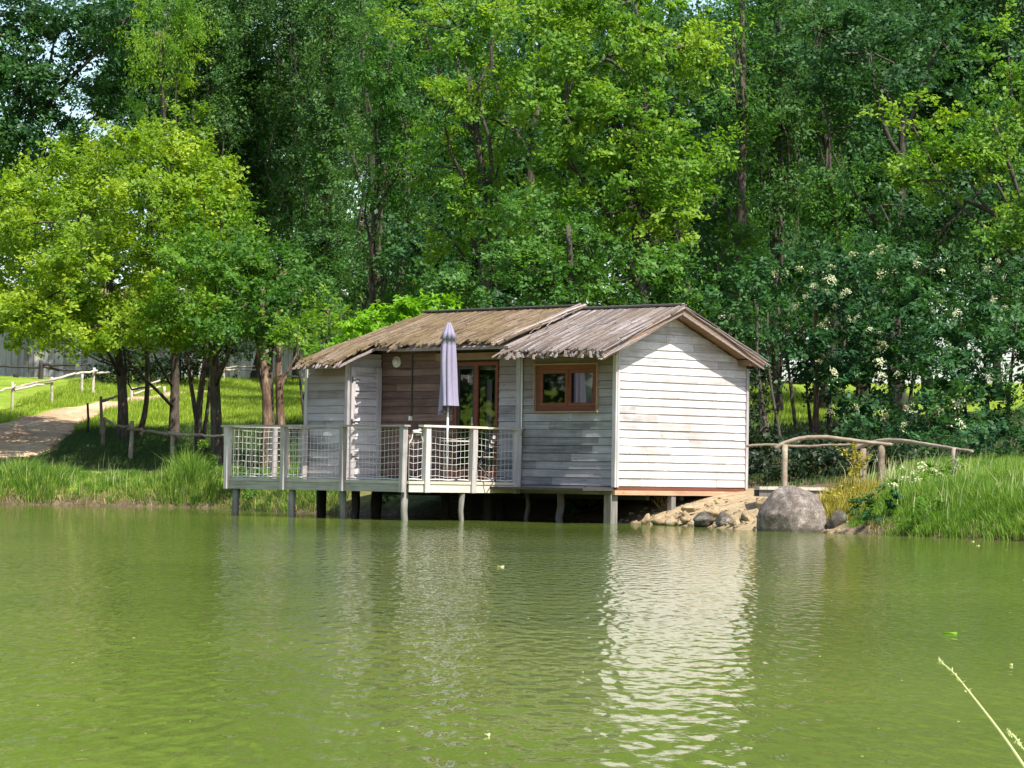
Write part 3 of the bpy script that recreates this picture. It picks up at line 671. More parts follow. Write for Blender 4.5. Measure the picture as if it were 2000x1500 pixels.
for k in range(40):
    u = rng.uniform(6.0, CU); v = eaveB(u) - rng.uniform(-.03, .08); Ln = rng.uniform(.06, .14)
    st.hexa([(-u, v, zB(v) + .03), (-u + .05, v, zB(v) + .03), (-u + .05, v - Ln * .7, zB(v) - Ln * .5), (-u + .01, v - Ln * .7, zB(v) - Ln * .5), (-u, v - .01, zB(v) + .045), (-u + .05, v, zB(v) + .045), (-u + .05, v - Ln * .7, zB(v) - Ln * .46), (-u, v - Ln * .7, zB(v) - Ln * .46)], float(rng.random()))
st.build('eave_fringe', M['thatch_edge'], roofo)
for va_, vb_ in ((-.70, RV), (3.52, RV + .002)):
    fs = MB(); P_ = []
    for dz in (-.135, -.012):
        P_ += [(-uo - .004, va_, zA(va_) + dz), (-uo - .004, vb_, zA(vb_) + dz), (-uo - .028, vb_, zA(vb_) + dz), (-uo - .028, va_, zA(va_) + dz)]
    fs.hexa(P_, .4); fs.build('rake_board', M['thatch_edge'], roofo)
for v in (-.3, RV, 3.2):
    fs = MB(); fs.box((.003, v - .03, zA(v) - .2), (-uo - .05, v + .03, zA(v) - .1), .4); fs.build('purlin', M['soffit'], roofo)

# ------------------------------------------------------------------ terrace
DV = -2.78; DU = 7.42
deck = empty('terrace', None, 'silvery timber terrace on stilts with rope net railings in front of the cabin', 'terrace', matrix=MH)
mb = MB(); y = DV + .02
while y < -.05:
    mb.box((-DU, y, .662), (-uA - .0, y + .115, .695), float(rng.random())); y += .12
mb.build('floor', M['rail'], deck)
mb = MB()
mb.box((-DU - .06, DV - .03, .505), (-uA - .1, DV + .02, .648), .5); mb.box((-DU - .05, DV - .045, .65), (-uA - .08, DV + .018, .705), .9)
mb.build('edge_beam', M['rail'], deck)
mb = MB(); mb.box((-uA - .0, -2.32, .505), (-uA + .045, -.02, .648), .7); mb.box((-uA, DV + .03, .505), (-uA + .04, -2.42, .648), .7); mb.box((-uA - .01, DV, .65), (-uA + .06, -.05, .7), .4); mb.build('edge_beam', M['rail_y'], deck)
mb = MB(); mb.box((-DU - .05, DV + .03, .505), (-DU, -.9, .648), .3); mb.build('edge_beam', M['rail'], deck)
def post(u, v, z0=.5, z1=1.655, w=.055, d=.055):
    mb = MB(); a_ = rng.uniform(-.01, .01)
    mb.hexa([(-u - w * .7, v - d, z0), (-u + w * .7, v - d, z0), (-u + w * .7, v + d, z0), (-u - w * .7, v + d, z0), (-u - w + a_, v - d, z1), (-u + w + a_, v - d, z1), (-u + w + a_, v + d, z1), (-u - w + a_, v + d, z1)], float(rng.random()))
    return mb.build('post', M['post'], deck)
fu = [7.39, 5.74, 4.08, 2.46]; sv = [-2.36, -1.23, -.14]
for u in fu: post(u, DV - .06)
for v in sv: post(uA - .05, v)
post(7.42, -1.7); post(7.42, -.95)
mb = MB(); mb.box((-7.52, DV - .13, 1.657), (-5.2, DV + .02, 1.692), .5); mb.box((-5.197, DV - .125, 1.657), (-2.36, DV + .02, 1.69), .3); mb.box((-7.5, DV + .022, 1.657), (-7.37, -.85, 1.69), .5); mb.build('handrail', M['rail'], deck)
mb = MB(); mb.box((-uA - .02, -2.5, 1.66), (-uA + .13, -.95, 1.697), .8); mb.box((-uA - .02, -.945, 1.655), (-uA + .12, -.06, 1.69), .1); mb.build('handrail', M['rail_y'], deck)
def net(p0, p1, top0=1.6, rows=8, bow=.03):
    mb = MB(); p0 = np.array(p0, float); p1 = np.array(p1, float); Ln = np.linalg.norm(p1 - p0); nc = max(2, int(round(Ln / .1))); ph = rng.uniform(0, 6)
    ts = np.linspace(0, 1, nc * 2 + 1)
    def wob(t, z): return .009 * np.sin(t * Ln * 7 + ph) + .004 * np.sin(t * Ln * 21 + z * 3) + .002 * rng.normal() - .02 * math.sin(math.pi * t)
    for k in range(rows):
        z = .80 + (top0 - .80) * k / (rows - 1); V = [(*(p0 + (p1 - p0) * t)[:2], z + wob(t, z)) for t in ts]; mb.tube(V, .0045, 4, cap=False)
    for i in range(nc + 1):
        t = i / nc; q = p0 + (p1 - p0) * t; zz = np.linspace(.71, top0 + .03, 8); j = rng.normal(size=(8, 1)) * .003 * (p1 - p0)[None, :2] / Ln
        V = np.concatenate([q[None, :2] + j, zz[:, None]], 1); mb.tube(V, .0038, 4, cap=False)
    V = [(*(p0 + (p1 - p0) * t)[:2], .722 + .012 * abs(math.sin(t * Ln * 6 + ph))) for t in np.linspace(0, 1, nc * 2 + 1)]; mb.tube(V, .013, 5)
    return mb.build('net', M['rope'], deck)
for a_, b_ in zip(fu[:-1], fu[1:]): net((-a_ + .06, DV + .0, 0), (-b_ - .06, DV + .0, 0))
net((-uA, DV + .05, 0), (-uA, -2.42, 0), 1.4, 6)
net((-uA + .0, -2.3, 0), (-uA, -1.29, 0)); net((-uA + .0, -1.17, 0), (-uA, -.2, 0)); net((-7.4, DV + .1, 0), (-7.4, -1.75, 0)); net((-7.4, -1.65, 0), (-7.4, -1.0, 0))
rp = MB(); q = np.linspace(0, 22, 90); rp.tube(np.stack([-uA + .02 + .035 * np.cos(q), DV + .22 + .1 * np.sin(q * 1.0), 1.62 - .004 * q * 1.0 - .04 * np.sin(q * .31)], -1), .011, 5)
rp.tube([(-uA, DV + .14, 1.6), (-uA + .01, DV + .1, 1.45), (-uA, DV + .05, 1.36)], .01, 5); rp.tube([(-uA, DV + .3, 1.6), (-uA + .01, DV + .36, 1.42), (-uA, DV + .4, 1.2)], .01, 5)
rp.build('rope_lashing', M['rope'], deck)
for px, sq_ in ((455, .07), (566, .065), (664, .06), (786, .062)):
    u = onv(px, 1005, DV)[0]; pile(deck, u, DV + .06, sq_, .505, 'pile')
pile(deck, uA + .03, -1.42, .05, .505, 'pile'); 
u = onv(680, 1010, DV + .3)[0]; pile(deck, u, DV + .45, .055, .505, 'darkpile')
mb = MB()
for u in (3.2, 4.4, 5.6, 6.8): mb.box((-u - .04, DV + .03, .53), (-u + .04, -.05, .655), .4)
mb.build('joist', M['darkpile'], deck)

# parasol
pu, _ = onv(875, 800, -1.6)
par = empty('parasol', None, 'closed lilac grey parasol standing on the terrace in front of the glazed door', 'parasol', matrix=MH @ Matrix.Translation((-pu, -1.6, .70)))
sc = .009
prof = [(2.92, .02), (2.86, .05), (2.74, .09), (2.62, .135), (2.615, .10), (2.5, .118), (2.2, .13), (1.9, .135), (1.6, .145), (1.42, .165)]
cn = MB(); nth = 64; th2 = np.arange(nth) * 2 * math.pi / nth; V = []
for z, r_ in prof:
    fold = 1 + .38 * np.abs(np.sin(th2 * 4 + z * .5)) ** .7 - .24 + .12 * np.sin(th2 * 3 + z * 2.5) + .05 * np.sin(th2 * 7 - z * 3)
    zz = z + (np.where(z < 1.5, -.16 * np.clip(-np.cos(th2 - .3), 0, 1), 0)); V += [(r_ * f_ * math.cos(t_) + .02 * math.sin(z * 2), r_ * f_ * math.sin(t_), q_ - .06) for f_, t_, q_ in zip(fold, th2, np.broadcast_to(zz, nth))]
cn.addq(V, [[i * nth + j, i * nth + (j + 1) % nth, (i + 1) * nth + (j + 1) % nth, (i + 1) * nth + j] for i in range(len(prof) - 1) for j in range(nth)], .5)
cn.build('canopy', M['cloth'], par, smooth=True)
mb = MB(); mb.tube([(-.01, 0, 0.02), (-.0, 0, 1.45)], .019, 10); mb.build('pole', M['white'], par, smooth=True)
mb = MB(); mb.tube([(0, 0, 0), (0, 0, .06)], .25, 20); mb.build('base', M['metal'], par)
mb = MB()
for k in range(5):
    a_ = k * 1.256; mb.tube([(.02 * math.cos(a_), .02 * math.sin(a_), 1.25), (.1 * math.cos(a_), .1 * math.sin(a_), 1.36)], .008, 5)
mb.build('rib', M['metal'], par)
# furniture
def chair(u, v, rz, label, cush=None):
    c = empty('folding_chair', None, label, 'chair', 'folding chairs on the terrace', matrix=MH @ Matrix.Translation((-u, v, .70)) @ Matrix.Rotation(rz, 4, 'Z'))
    mb = MB()
    for s_ in (-.2, .2):
        mb.tube([(s_, -.2, 0), (s_, .2, .86)], .013, 6); mb.tube([(s_ * .9, .22, 0), (s_ * .9, -.2, .45)], .013, 6)
    mb.tube([(-.2, .2, .86), (.2, .2, .86)], .013, 6); mb.tube([(-.2, -.18, .05), (.2, -.18, .05)], .01, 6); mb.tube([(-.18, .2, .05), (.18, .2, .05)], .01, 6)
    mb.build('frame', M['metal'], c)
    mb = MB()
    for k in range(5): mb.box((-.2, -.2 + k * .08, .445), (.2, -.14 + k * .08, .46))
    mb.build('seat', M['soffit'] if not cush else M['cream'], c)
    mb = MB()
    for k in range(3): mb.box((-.19, .13 + k * .03, .62 + k * .08), (.19, .145 + k * .03, .68 + k * .08))
    mb.build('backrest', M['soffit'] if not cush else M['cream'], c)
cu_, _ = onv(818, 900, -1.9); chair(cu_, -1.9, 2.2, 'dark folding chair behind the rope net at the terrace corner')
cu_, _ = onv(944, 900, -.9); chair(cu_, -.9, -.9, 'cream folding chair in front of the right glazed door pane', True)
tu, _ = onv(893, 860, -1.1)
tb_ = empty('bistro_table', None, 'small round white topped bistro table beside the parasol pole', 'table', matrix=MH @ Matrix.Translation((-tu, -1.1, .70)))
mb = MB(); mb.tube([(0, 0, .72), (0, 0, .745)], .3, 28); mb.build('tabletop', M['cream'], tb_)
for k in range(3):
    a_ = k * 2.094; mb = MB(); mb.tube([(.24 * math.cos(a_), .24 * math.sin(a_), 0), (.03 * math.cos(a_), .03 * math.sin(a_), .38), (.16 * math.cos(a_), .16 * math.sin(a_), .72)], .012, 6); mb.build('leg', M['metal'], tb_)
for px, v, w, lb in ((946, -.55, .2, 'long terracotta planter trough under the right glazed door pane'), (893, -.5, .24, 'terracotta planter trough behind the bistro table')):
    u, _ = onv(px, 925, v); t_ = empty('planter', None, lb, 'planter', 'terracotta planters by the door', matrix=MH @ Matrix.Translation((-u, v, .70)))
    mb = MB(); mb.hexa([(-w + .02, -.11, 0), (w - .02, -.11, 0), (w - .02, .11, 0), (-w + .02, .11, 0), (-w, -.13, .24), (w, -.13, .24), (w, .13, .24), (-w, .13, .24)]); mb.build('trough', M['terracotta'], t_)
    mb = MB(); rect2 = ((-w - .012, -.145, .242), (w + .012, .145, .27)); mb.box(*rect2); mb.build('rim', M['terracotta'], t_)
#PART4
# ------------------------------------------------------------------ trees (lobe positions: where each crown stands at its own distance)
def tp(px, py, Y): return at(px, py, Y)
# broad yellow-green trees on the left bank
tree('broadleaf_tree', 'bright yellow green spreading tree beside the gravel path at the left edge', G3(238, 79.5), [((0, 0), tp(215, 520, 79.5), .15), ((.35, .2), tp(300, 560, 80), .08)],
     [L(150, 430, 80, 120, 100), L(60, 500, 81, 110, 110), L(210, 540, 77.5, 130, 90, 180), L(90, 620, 78.5, 120, 60, 160), L(190, 360, 82, 80, 70), L(20, 420, 83, 80, 70), L(240, 650, 79.5, 80, 50), L(20, 610, 82, 80, 60), L(130, 560, 77, 90, 70), L(180, 640, 76, 90, 40), L(60, 600, 76.5, 70, 50), L(60, 370, 83, 80, 50), L(130, 330, 83, 60, 50), L(-20, 520, 81, 80, 90)],
     'yellowgreen', seed=1, clumps=8, per=105, leaf=.13, sig=.27)
tree('broadleaf_tree', 'tall yellow green tree with a pointed top behind the low pole fence', G3(338, 79), [((0, 0), tp(330, 480, 79), .14)],
     [L(330, 320, 78, 90, 80, 150), L(370, 270, 79, 55, 65, 90), L(290, 420, 77, 110, 80, 170), L(400, 390, 78, 75, 80, 130), L(350, 520, 78, 110, 70), L(300, 610, 76.5, 90, 50), L(250, 300, 80, 60, 50), L(270, 660, 75.5, 80, 30)],
     'yellowgreen', seed=2, clumps=8, per=105, leaf=.13, sig=.26)
tree('broadleaf_tree', 'mid green tree with a leaning double trunk in the dark grass near the terrace', G3(388, 77), [((0, 0), tp(405, 620, 77), .11), ((.1, 0), tp(345, 600, 77), .07), ((0, 0), tp(430, 600, 77), .06)],
     [L(430, 460, 76, 75, 70), L(470, 530, 74.5, 55, 60), L(400, 590, 74.5, 90, 50, 130), L(440, 610, 73, 60, 35, 100), L(340, 640, 75.5, 70, 35, 120), L(390, 520, 73.5, 80, 60)],
     'bright', seed=3, clumps=8, per=95, leaf=.12, sig=.24)
tree('broadleaf_tree', 'straight dark trunk tree right of the leaning trunk left of the terrace', G3(426, 75.5), [((0, 0), tp(422, 520, 75.5), .16)],
     [L(430, 560, 73.5, 60, 50), L(480, 590, 73, 60, 40), L(400, 500, 74, 60, 50), L(495, 500, 75, 35, 50), L(450, 630, 72.5, 60, 25)], 'mid', seed=4, clumps=7, per=80, leaf=.12, sig=.24)
# three trunks left of the closet
for k, (px, Y, top, rr, bk, lb) in enumerate(((515, 73.5, (512, 560), .15, 'redbark', 'sunlit reddish trunk tree just left of the cabin closet'), (533, 74.5, (525, 540), .15, 'bark', 'dark straight trunk tree between two reddish trunks left of the cabin'), (560, 73.8, (540, 580), .13, 'redbark', 'reddish leaning trunk tree nearest the left wall of the cabin'))):
    tree('broadleaf_tree', lb, G3(px, Y), [((0, 0), tp(*top, Y), rr)], [L(top[0] - 10 + 30 * k, 600 - 20 * k, Y, 60, 45), L(top[0] + 20, 530, Y + .5, 60, 55), L(520 + 40 * k, 640, Y, 45, 25)], 'mid', bark=bk, seed=10 + k, clumps=6, per=80, leaf=.12, sig=.24)
# far dark tree with the sky showing through
tree('oak_tree', 'tall dark oak in the top left corner with sky showing through its crown', G3(-60, 112), [((0, 0), tp(40, 120, 112), .3)],
     [L(60, 150, 112, 100, 60), L(200, 90, 112, 75, 70), L(-10, 60, 112, 100, 90), L(110, 20, 113, 120, 60), L(205, 190, 113, 55, 55), L(20, 265, 111, 70, 40), L(120, 300, 113, 90, 30), L(-40, 300, 112, 60, 80), L(90, 230, 112, 45, 30), L(255, 30, 110, 50, 80)],
     'dark', seed=20, clumps=6, per=85, leaf=.2, sig=.38, shell=.35)
tree('oak_tree', 'dark green tree behind the yellow green crowns on the left', G3(250, 127), [((0, 0), tp(200, 470, 127), .3)],
     [L(60, 420, 127, 110, 70), L(200, 400, 127, 90, 90), L(-60, 400, 127, 90, 120), L(265, 300, 126, 60, 90), L(245, 60, 128, 50, 90), L(235, 200, 128, 40, 60), L(10, 330, 128, 60, 60), L(150, 345, 127, 70, 50), L(165, 225, 128, 60, 60), L(60, 190, 128, 50, 40), L(330, 480, 126, 100, 100), L(120, 520, 127, 140, 80)],
     'dark', seed=21, clumps=4.5, per=80, leaf=.18, sig=.4)
# willow-like light fountain
tree('willow_tree', 'pale yellow green willow high behind the left trees with hanging sprays', G3(340, 104), [((0, 0), tp(310, 60, 104), .16)],
     [L(300, 60, 104, 38, 80), L(330, 20, 104, 50, 60), L(290, 170, 104, 30, 70), L(345, 150, 104, 40, 60), L(370, 70, 104, 45, 60)], 'bright', seed=22, clumps=6, per=120, leaf=.15, sig=.3, droop=.8, aspect=.3)
# poplars: columns of hanging leaves
def poplar(px, Y, w, top, label, seed, m='poplar', lo=640, rad=.12, lean=0):
    r_ = np.random.default_rng(seed); lobes = []; py = top
    while py < lo:
        k = 1 if w < 45 else 2
        for _ in range(k): lobes.append(L(px + lean * (lo - py) / lo + r_.uniform(-.5, .5) * w, py + r_.uniform(-15, 15), Y + r_.uniform(-1, 1), w * r_.uniform(.6, 1.0), r_.uniform(45, 75)))
        py += r_.uniform(45, 75)
    return tree('poplar_tree', label, G3(px, Y), [((0, 0), tp(px + lean, top + 20, Y), rad)], lobes, m, bark='bark' if seed == 50 else 'darkbark', group=None, seed=seed, clumps=7.5, per=85, leaf=.14, sig=.32, droop=.35, aspect=.55, twigs=.06)
poplar(400, 110, 60, -20, 'leftmost grey green poplar behind the yellow green tree', 31)
poplar(490, 112, 60, -30, 'second grey green poplar from the left in the tall row', 32)
poplar(575, 110, 55, -40, 'grey green poplar directly behind the reddish trunks', 33)
poplar(645, 106, 50, -40, 'grey green poplar above the left end of the cabin roof', 34)
poplar(700, 96, 42, -30, 'poplar with a pale straight trunk above the lime green shrub', 35, rad=.2)
poplar(765, 88, 50, 60, 'thin crowned poplar among bare stems left of the big bright tree', 36, 'mid')
poplar(455, 126, 70, 200, 'dark poplar standing in the gap behind the left row', 37, 'dark')
poplar(620, 126, 70, 150, 'dark poplar standing behind the middle of the row', 38, 'dark')
poplar(780, 112, 80, -30, 'dark poplar behind the bare stems', 39, 'dark')
# bare stems group
for k, (px, Y, lb) in enumerate(((742, 91, 'bare brown stem left of two others above the cabin roof'), (790, 91, 'tall bare brown stem above the lime green shrub'), (808, 91, 'grey bare stem beside the big bright tree'))):
    b0 = G3(px, Y); t_ = empty('bare_tree', b0, lb, 'tree', 'bare stems behind the cabin'); mb = MB()
    r_ = np.random.default_rng(60 + k); pts = bend(r_, b0 - [0, 0, .1], tp(px + 15 - 12 * k, 150 + 60 * k, Y), 12, .012); mb.tube(pts, .085 * np.linspace(1, .3, 12), 8)
    for j in range(14):
        i = r_.integers(3, 11); d = np.array([r_.uniform(-1, 1), r_.uniform(-.6, .6), r_.uniform(.5, 2)]); mb.tube(bend(r_, pts[i], pts[i] + d, 5, .08), .022 * np.linspace(1, .3, 5), 5)
    mb.build('trunk', M['bark'], t_, smooth=True, loc=b0)
# big central trees
tree('chestnut_tree', 'huge bright green tree towering behind the cabin roof with sunlit upper crown', G3(1230, 73), [((0, 0), tp(1220, 180, 73.5), .3)],
     [L(1180, 110, 73, 110, 110), L(1310, 100, 73.5, 90, 100), L(1100, 210, 72.5, 80, 80), L(1240, 250, 72, 110, 90), L(1340, 300, 73, 65, 80), L(1130, 340, 72.5, 90, 70), L(1250, 400, 72, 110, 80), L(1060, 60, 74, 80, 80), L(1240, 0, 74, 120, 60), L(1330, 450, 73, 60, 60)],
     'bright', seed=40, clumps=8, per=105, leaf=.14, sig=.26)
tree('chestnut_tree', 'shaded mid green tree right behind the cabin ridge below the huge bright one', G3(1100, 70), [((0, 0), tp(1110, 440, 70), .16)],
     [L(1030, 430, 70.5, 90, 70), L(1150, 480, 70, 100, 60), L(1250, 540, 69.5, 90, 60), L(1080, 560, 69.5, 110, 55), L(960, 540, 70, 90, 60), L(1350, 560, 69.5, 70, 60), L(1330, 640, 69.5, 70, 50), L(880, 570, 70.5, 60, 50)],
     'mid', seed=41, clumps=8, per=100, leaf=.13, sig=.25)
tree('maple_tree', 'leafy green tree with yellowish tips left of the huge bright one', G3(920, 76), [((0, 0), tp(915, 150, 76), .2)],
     [L(880, 200, 75, 60, 70), L(950, 130, 76, 80, 70), L(900, 60, 77, 80, 70), L(990, 250, 76, 80, 80), L(900, 330, 75.5, 75, 70), L(970, 400, 75.5, 90, 70), L(870, 450, 76, 60, 60), L(1000, -10, 77, 90, 60), L(820, 20, 78, 50, 60)],
     'bright', seed=42, clumps=7, per=95, leaf=.13, sig=.26)
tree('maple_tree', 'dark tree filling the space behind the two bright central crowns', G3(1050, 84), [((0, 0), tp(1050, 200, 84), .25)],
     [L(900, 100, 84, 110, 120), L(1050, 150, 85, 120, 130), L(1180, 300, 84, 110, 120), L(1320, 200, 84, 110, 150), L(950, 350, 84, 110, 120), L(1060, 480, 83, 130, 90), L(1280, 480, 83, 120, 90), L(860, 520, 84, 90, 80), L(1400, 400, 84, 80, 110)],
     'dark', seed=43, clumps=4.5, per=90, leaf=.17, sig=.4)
# right hand poplars and trunks
poplar(1448, 82, 40, -30, 'tall poplar with a long bare trunk right of the huge bright tree', 50, 'mid', lo=700, rad=.17)
poplar(1520, 84, 45, -30, 'slender poplar in the dark gap above the footbridge', 51, 'poplar', lo=420)
poplar(1600, 86, 50, -20, 'grey green poplar behind the flowering elders', 52, 'mid', lo=560)
poplar(1690, 90, 80, -40, 'dark poplar at the back of the right wood', 53, 'dark')
poplar(1810, 92, 90, -40, 'broad dark poplar behind the sunlit maple branches', 54, 'dark')
poplar(1950, 90, 90, -40, 'dark poplar at the right edge of the wood', 55, 'dark')
poplar(1400, 94, 70, 100, 'dark poplar seen between the bright tree and the bare trunk', 56, 'dark')
tree('maple_tree', 'mid green maple with sunlit spreading branches at the right edge', G3(2060, 69), [((0, 0), tp(2040, 120, 69), .22)],
     [L(1780, 240, 70, 70, 55), L(1800, 350, 69.5, 65, 50), L(1930, 220, 69, 75, 80), L(1910, 290, 69, 60, 50), L(1970, 100, 70, 70, 80), L(1985, 400, 68, 55, 70), L(2060, 250, 69, 80, 120), L(1880, 330, 69, 50, 40), L(1965, 450, 68, 60, 50)],
     'bright', seed=57, clumps=7, per=95, leaf=.13, sig=.26)
tree('maple_tree', 'dense shaded tree behind the sunlit maple branches on the right', G3(1760, 78), [((0, 0), tp(1760, 200, 78), .2)],
     [L(1700, 100, 78, 100, 110), L(1620, 250, 78, 80, 100), L(1840, 80, 79, 110, 110), L(1720, 400, 77, 90, 90), L(1850, 450, 77, 100, 90), L(1600, 60, 79, 90, 100), L(1960, 330, 77, 90, 110), L(1640, 520, 76.5, 60, 60)],
     'dark', seed=58, clumps=6, per=90, leaf=.15, sig=.34)
# elders with white umbels
UMB = None
def umbel_mesh(seed):
    r_ = np.random.default_rng(seed); k = 60; P = r_.normal(size=(k, 3)) * np.array([.085, .085, .02]); P[:, 2] -= 2.5 * (P[:, 0] ** 2 + P[:, 1] ** 2)
    Nn = nrm(np.array([0, 0, 1.0]) + .5 * r_.normal(size=(k, 3))); V = leaf_quads(P, Nn, r_.normal(size=(k, 3)), np.full(k, .05), np.full(k, .045))
    o = crown_obj(V, r_.random(k), G['blossom'], None, 'blossom'); COL.objects.unlink(o); me = o.data; bpy.data.objects.remove(o); return me
UMBS = [umbel_mesh(900 + k) for k in range(4)]
def elder(label, px, Y, lobes, seed, nfl, region, trunks=None):
    b0 = G3(px, Y); t_ = tree('elder_shrub', label, b0, trunks or [((0, 0), tp(px, 650, Y), .06), ((.4, .1), tp(px + 60, 600, Y), .05), ((-.4, 0), tp(px - 50, 700, Y), .05)], lobes, 'elder', bark='darkbark', seed=seed, clumps=9, per=85, leaf=.15, sig=.22, aspect=.5, cat='shrub')
    r_ = np.random.default_rng(seed + 500); k = 0
    while k < nfl:
        lo = lobes[r_.integers(len(lobes))]; d = nrm(np.array([r_.normal() * .9, -abs(r_.normal()) - .2, r_.normal() * .8 + .1])); p = np.array(lo[:3]) + d * np.array(lo[3:]) * r_.uniform(1.05, 1.3)
        o = bpy.data.objects.new('blossom', UMBS[r_.integers(4)]); COL.objects.link(o); o.parent = t_; o.location = Vector(p - b0); s_ = r_.uniform(.4, .8); o.scale = (s_,) * 3
        o.rotation_euler = (.7 + .5 * r_.normal(), .4 * r_.normal(), r_.uniform(0, 6)); k += 1
elder('tall elder shrub with many cream blossom plates above the right end of the footbridge', 1740, 68, [L(1680, 560, 68, 80, 70), L(1760, 640, 67.5, 90, 80), L(1650, 680, 67.5, 80, 80), L(1740, 540, 69, 80, 70), L(1690, 770, 67, 80, 60), L(1790, 730, 67, 80, 70), L(1620, 590, 68.5, 60, 70)], 70, 46, None)
elder('elder shrub with few blossoms hanging over the grass at the right edge', 1930, 65, [L(1870, 640, 65.5, 80, 80), L(1960, 700, 65, 90, 90), L(1860, 760, 64.5, 80, 70), L(1960, 820, 64, 90, 70), L(1980, 580, 66, 70, 70), L(1830, 830, 64, 60, 50)], 71, 26, None)
elder('dark elder shrub behind the middle of the footbridge', 1620, 70, [L(1560, 640, 70, 60, 60), L(1610, 740, 69.5, 60, 50), L(1560, 560, 71, 60, 70), L(1700, 840, 66, 60, 40), L(1770, 850, 65, 60, 40)], 72, 22, None)
elder('small elder shrub in the shade beside the gable end of the cabin', 1500, 66, [L(1490, 640, 67, 40, 60), L(1440, 590, 68, 60, 60), L(1480, 560, 68, 50, 50)], 73, 5, None, trunks=[((0, 0), tp(1480, 600, 67), .05), ((.3, 0), tp(1500, 610, 67), .04)])
for k, (px, Y, tx, ty, lb) in enumerate(((1488, 68, 1470, 560, 'thin dark stem beside the gable end of the cabin'), (1590, 68.5, 1592, 560, 'straight brown stem seen above the near footbridge rail'), (1512, 70, 1520, 600, 'thin leaning stem in the sunlit gap right of the cabin'), (1555, 71, 1540, 600, 'slim stem in the middle of the sunlit gap'))):
    b0 = G3(px, Y); t_ = empty('sapling', b0, lb, 'tree', 'thin stems in front of the sunlit meadow gap'); mb = MB(); r_ = np.random.default_rng(80 + k)
    pts = bend(r_, b0 - [0, 0, .1], tp(tx, ty, Y), 10, .02); mb.tube(pts, (.075 if k == 1 else .045) * np.linspace(1, .5, 10), 7)
    for j in range(9):
        i = r_.integers(2, 9); mb.tube(bend(r_, pts[i], pts[i] + np.array([r_.uniform(-.7, .7), r_.uniform(-.4, .4), r_.uniform(.3, 1.0)]), 5, .1), .012 * np.linspace(1, .3, 5), 4)
    mb.build('trunk', M['redbark' if k == 1 else 'darkbark'], t_, smooth=True, loc=b0)
# lime shrub beyond the roof
tree('lime_shrub', 'bright lime green shrub reaching over the mossy roof hip of the cabin', G3(760, 66), [((0, 0), tp(770, 640, 66), .05), ((.5, 0), tp(720, 660, 66), .04)],
     [L(835, 606, 65.5, 38, 18), L(800, 604, 65.5, 40, 20), L(780, 625, 65.3, 42, 24), L(745, 640, 65.3, 45, 22), L(710, 650, 65.3, 38, 22), L(688, 662, 65.3, 24, 18), L(780, 680, 66.5, 90, 40)], 'ivy', seed=90, cat='shrub', clumps=9, per=60, leaf=.17, sig=.16, aspect=.42, up=.8)
tree('hazel_shrub', 'small leafy hazel with a bright tip left of the closet roof', G3(600, 70), [((0, 0), tp(580, 640, 70), .05)], [L(560, 640, 70, 36, 26), L(600, 660, 70, 35, 30), L(640, 620, 71, 50, 35)], 'bright', seed=91, cat='shrub', clumps=6, per=50, leaf=.13, sig=.2)
# undergrowth
def shrub(label, px, Y, lobes, m, seed, **kw):
    k_ = dict(clumps=8, per=80, leaf=.11, sig=.2); k_.update(kw)
    return tree('shrub', label, G3(px, Y), [((0, 0), np.array(lobes[0][:3]), .03), ((.3, 0), np.array(lobes[-1][:3]), .025)], lobes, m, seed=seed, cat='shrub', twigs=.5, **k_)
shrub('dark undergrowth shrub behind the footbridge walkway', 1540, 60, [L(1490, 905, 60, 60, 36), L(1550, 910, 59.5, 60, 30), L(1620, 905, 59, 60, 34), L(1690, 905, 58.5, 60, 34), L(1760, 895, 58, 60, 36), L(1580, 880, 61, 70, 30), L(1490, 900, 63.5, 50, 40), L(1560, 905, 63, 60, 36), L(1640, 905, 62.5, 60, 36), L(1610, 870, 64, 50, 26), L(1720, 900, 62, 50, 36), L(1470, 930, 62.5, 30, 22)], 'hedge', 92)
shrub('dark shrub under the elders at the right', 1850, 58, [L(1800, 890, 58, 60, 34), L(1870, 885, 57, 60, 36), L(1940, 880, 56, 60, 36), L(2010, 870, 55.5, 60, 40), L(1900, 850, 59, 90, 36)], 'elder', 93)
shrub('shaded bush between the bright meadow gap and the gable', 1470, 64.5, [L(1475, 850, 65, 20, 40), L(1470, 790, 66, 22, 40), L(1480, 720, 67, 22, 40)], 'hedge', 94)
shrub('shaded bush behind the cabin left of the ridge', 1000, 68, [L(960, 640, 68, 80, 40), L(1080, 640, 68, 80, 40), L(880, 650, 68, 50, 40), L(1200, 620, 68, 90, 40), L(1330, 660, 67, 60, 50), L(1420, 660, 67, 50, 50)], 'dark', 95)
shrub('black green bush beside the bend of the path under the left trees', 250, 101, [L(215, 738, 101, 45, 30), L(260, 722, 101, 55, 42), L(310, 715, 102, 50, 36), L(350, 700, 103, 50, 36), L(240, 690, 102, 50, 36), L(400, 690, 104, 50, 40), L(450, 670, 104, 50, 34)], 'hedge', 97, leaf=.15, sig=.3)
# far wood closing the view behind
r_ = np.random.default_rng(99); fl = []
for k in range(95):
    px = r_.uniform(300, 2150); Y = r_.uniform(126, 140); py = r_.uniform(-80, 700)
    if 1470 < px < 1700 and (380 < py < 500 or py > 735): continue
    fl.append(L(px, py, Y, r_.uniform(80, 150), r_.uniform(80, 130)))
V, T, _ = crown_mesh(r_, fl, clumps=3.4, per=90, leaf=.28, sig=.6); o = crown_obj(V, T, G['dark'], None, 'far_wood'); tag(o, 'dark mass of distant woodland closing the view behind the trees', 'woodland', kind='stuff'); LEAFN[0] += len(T)
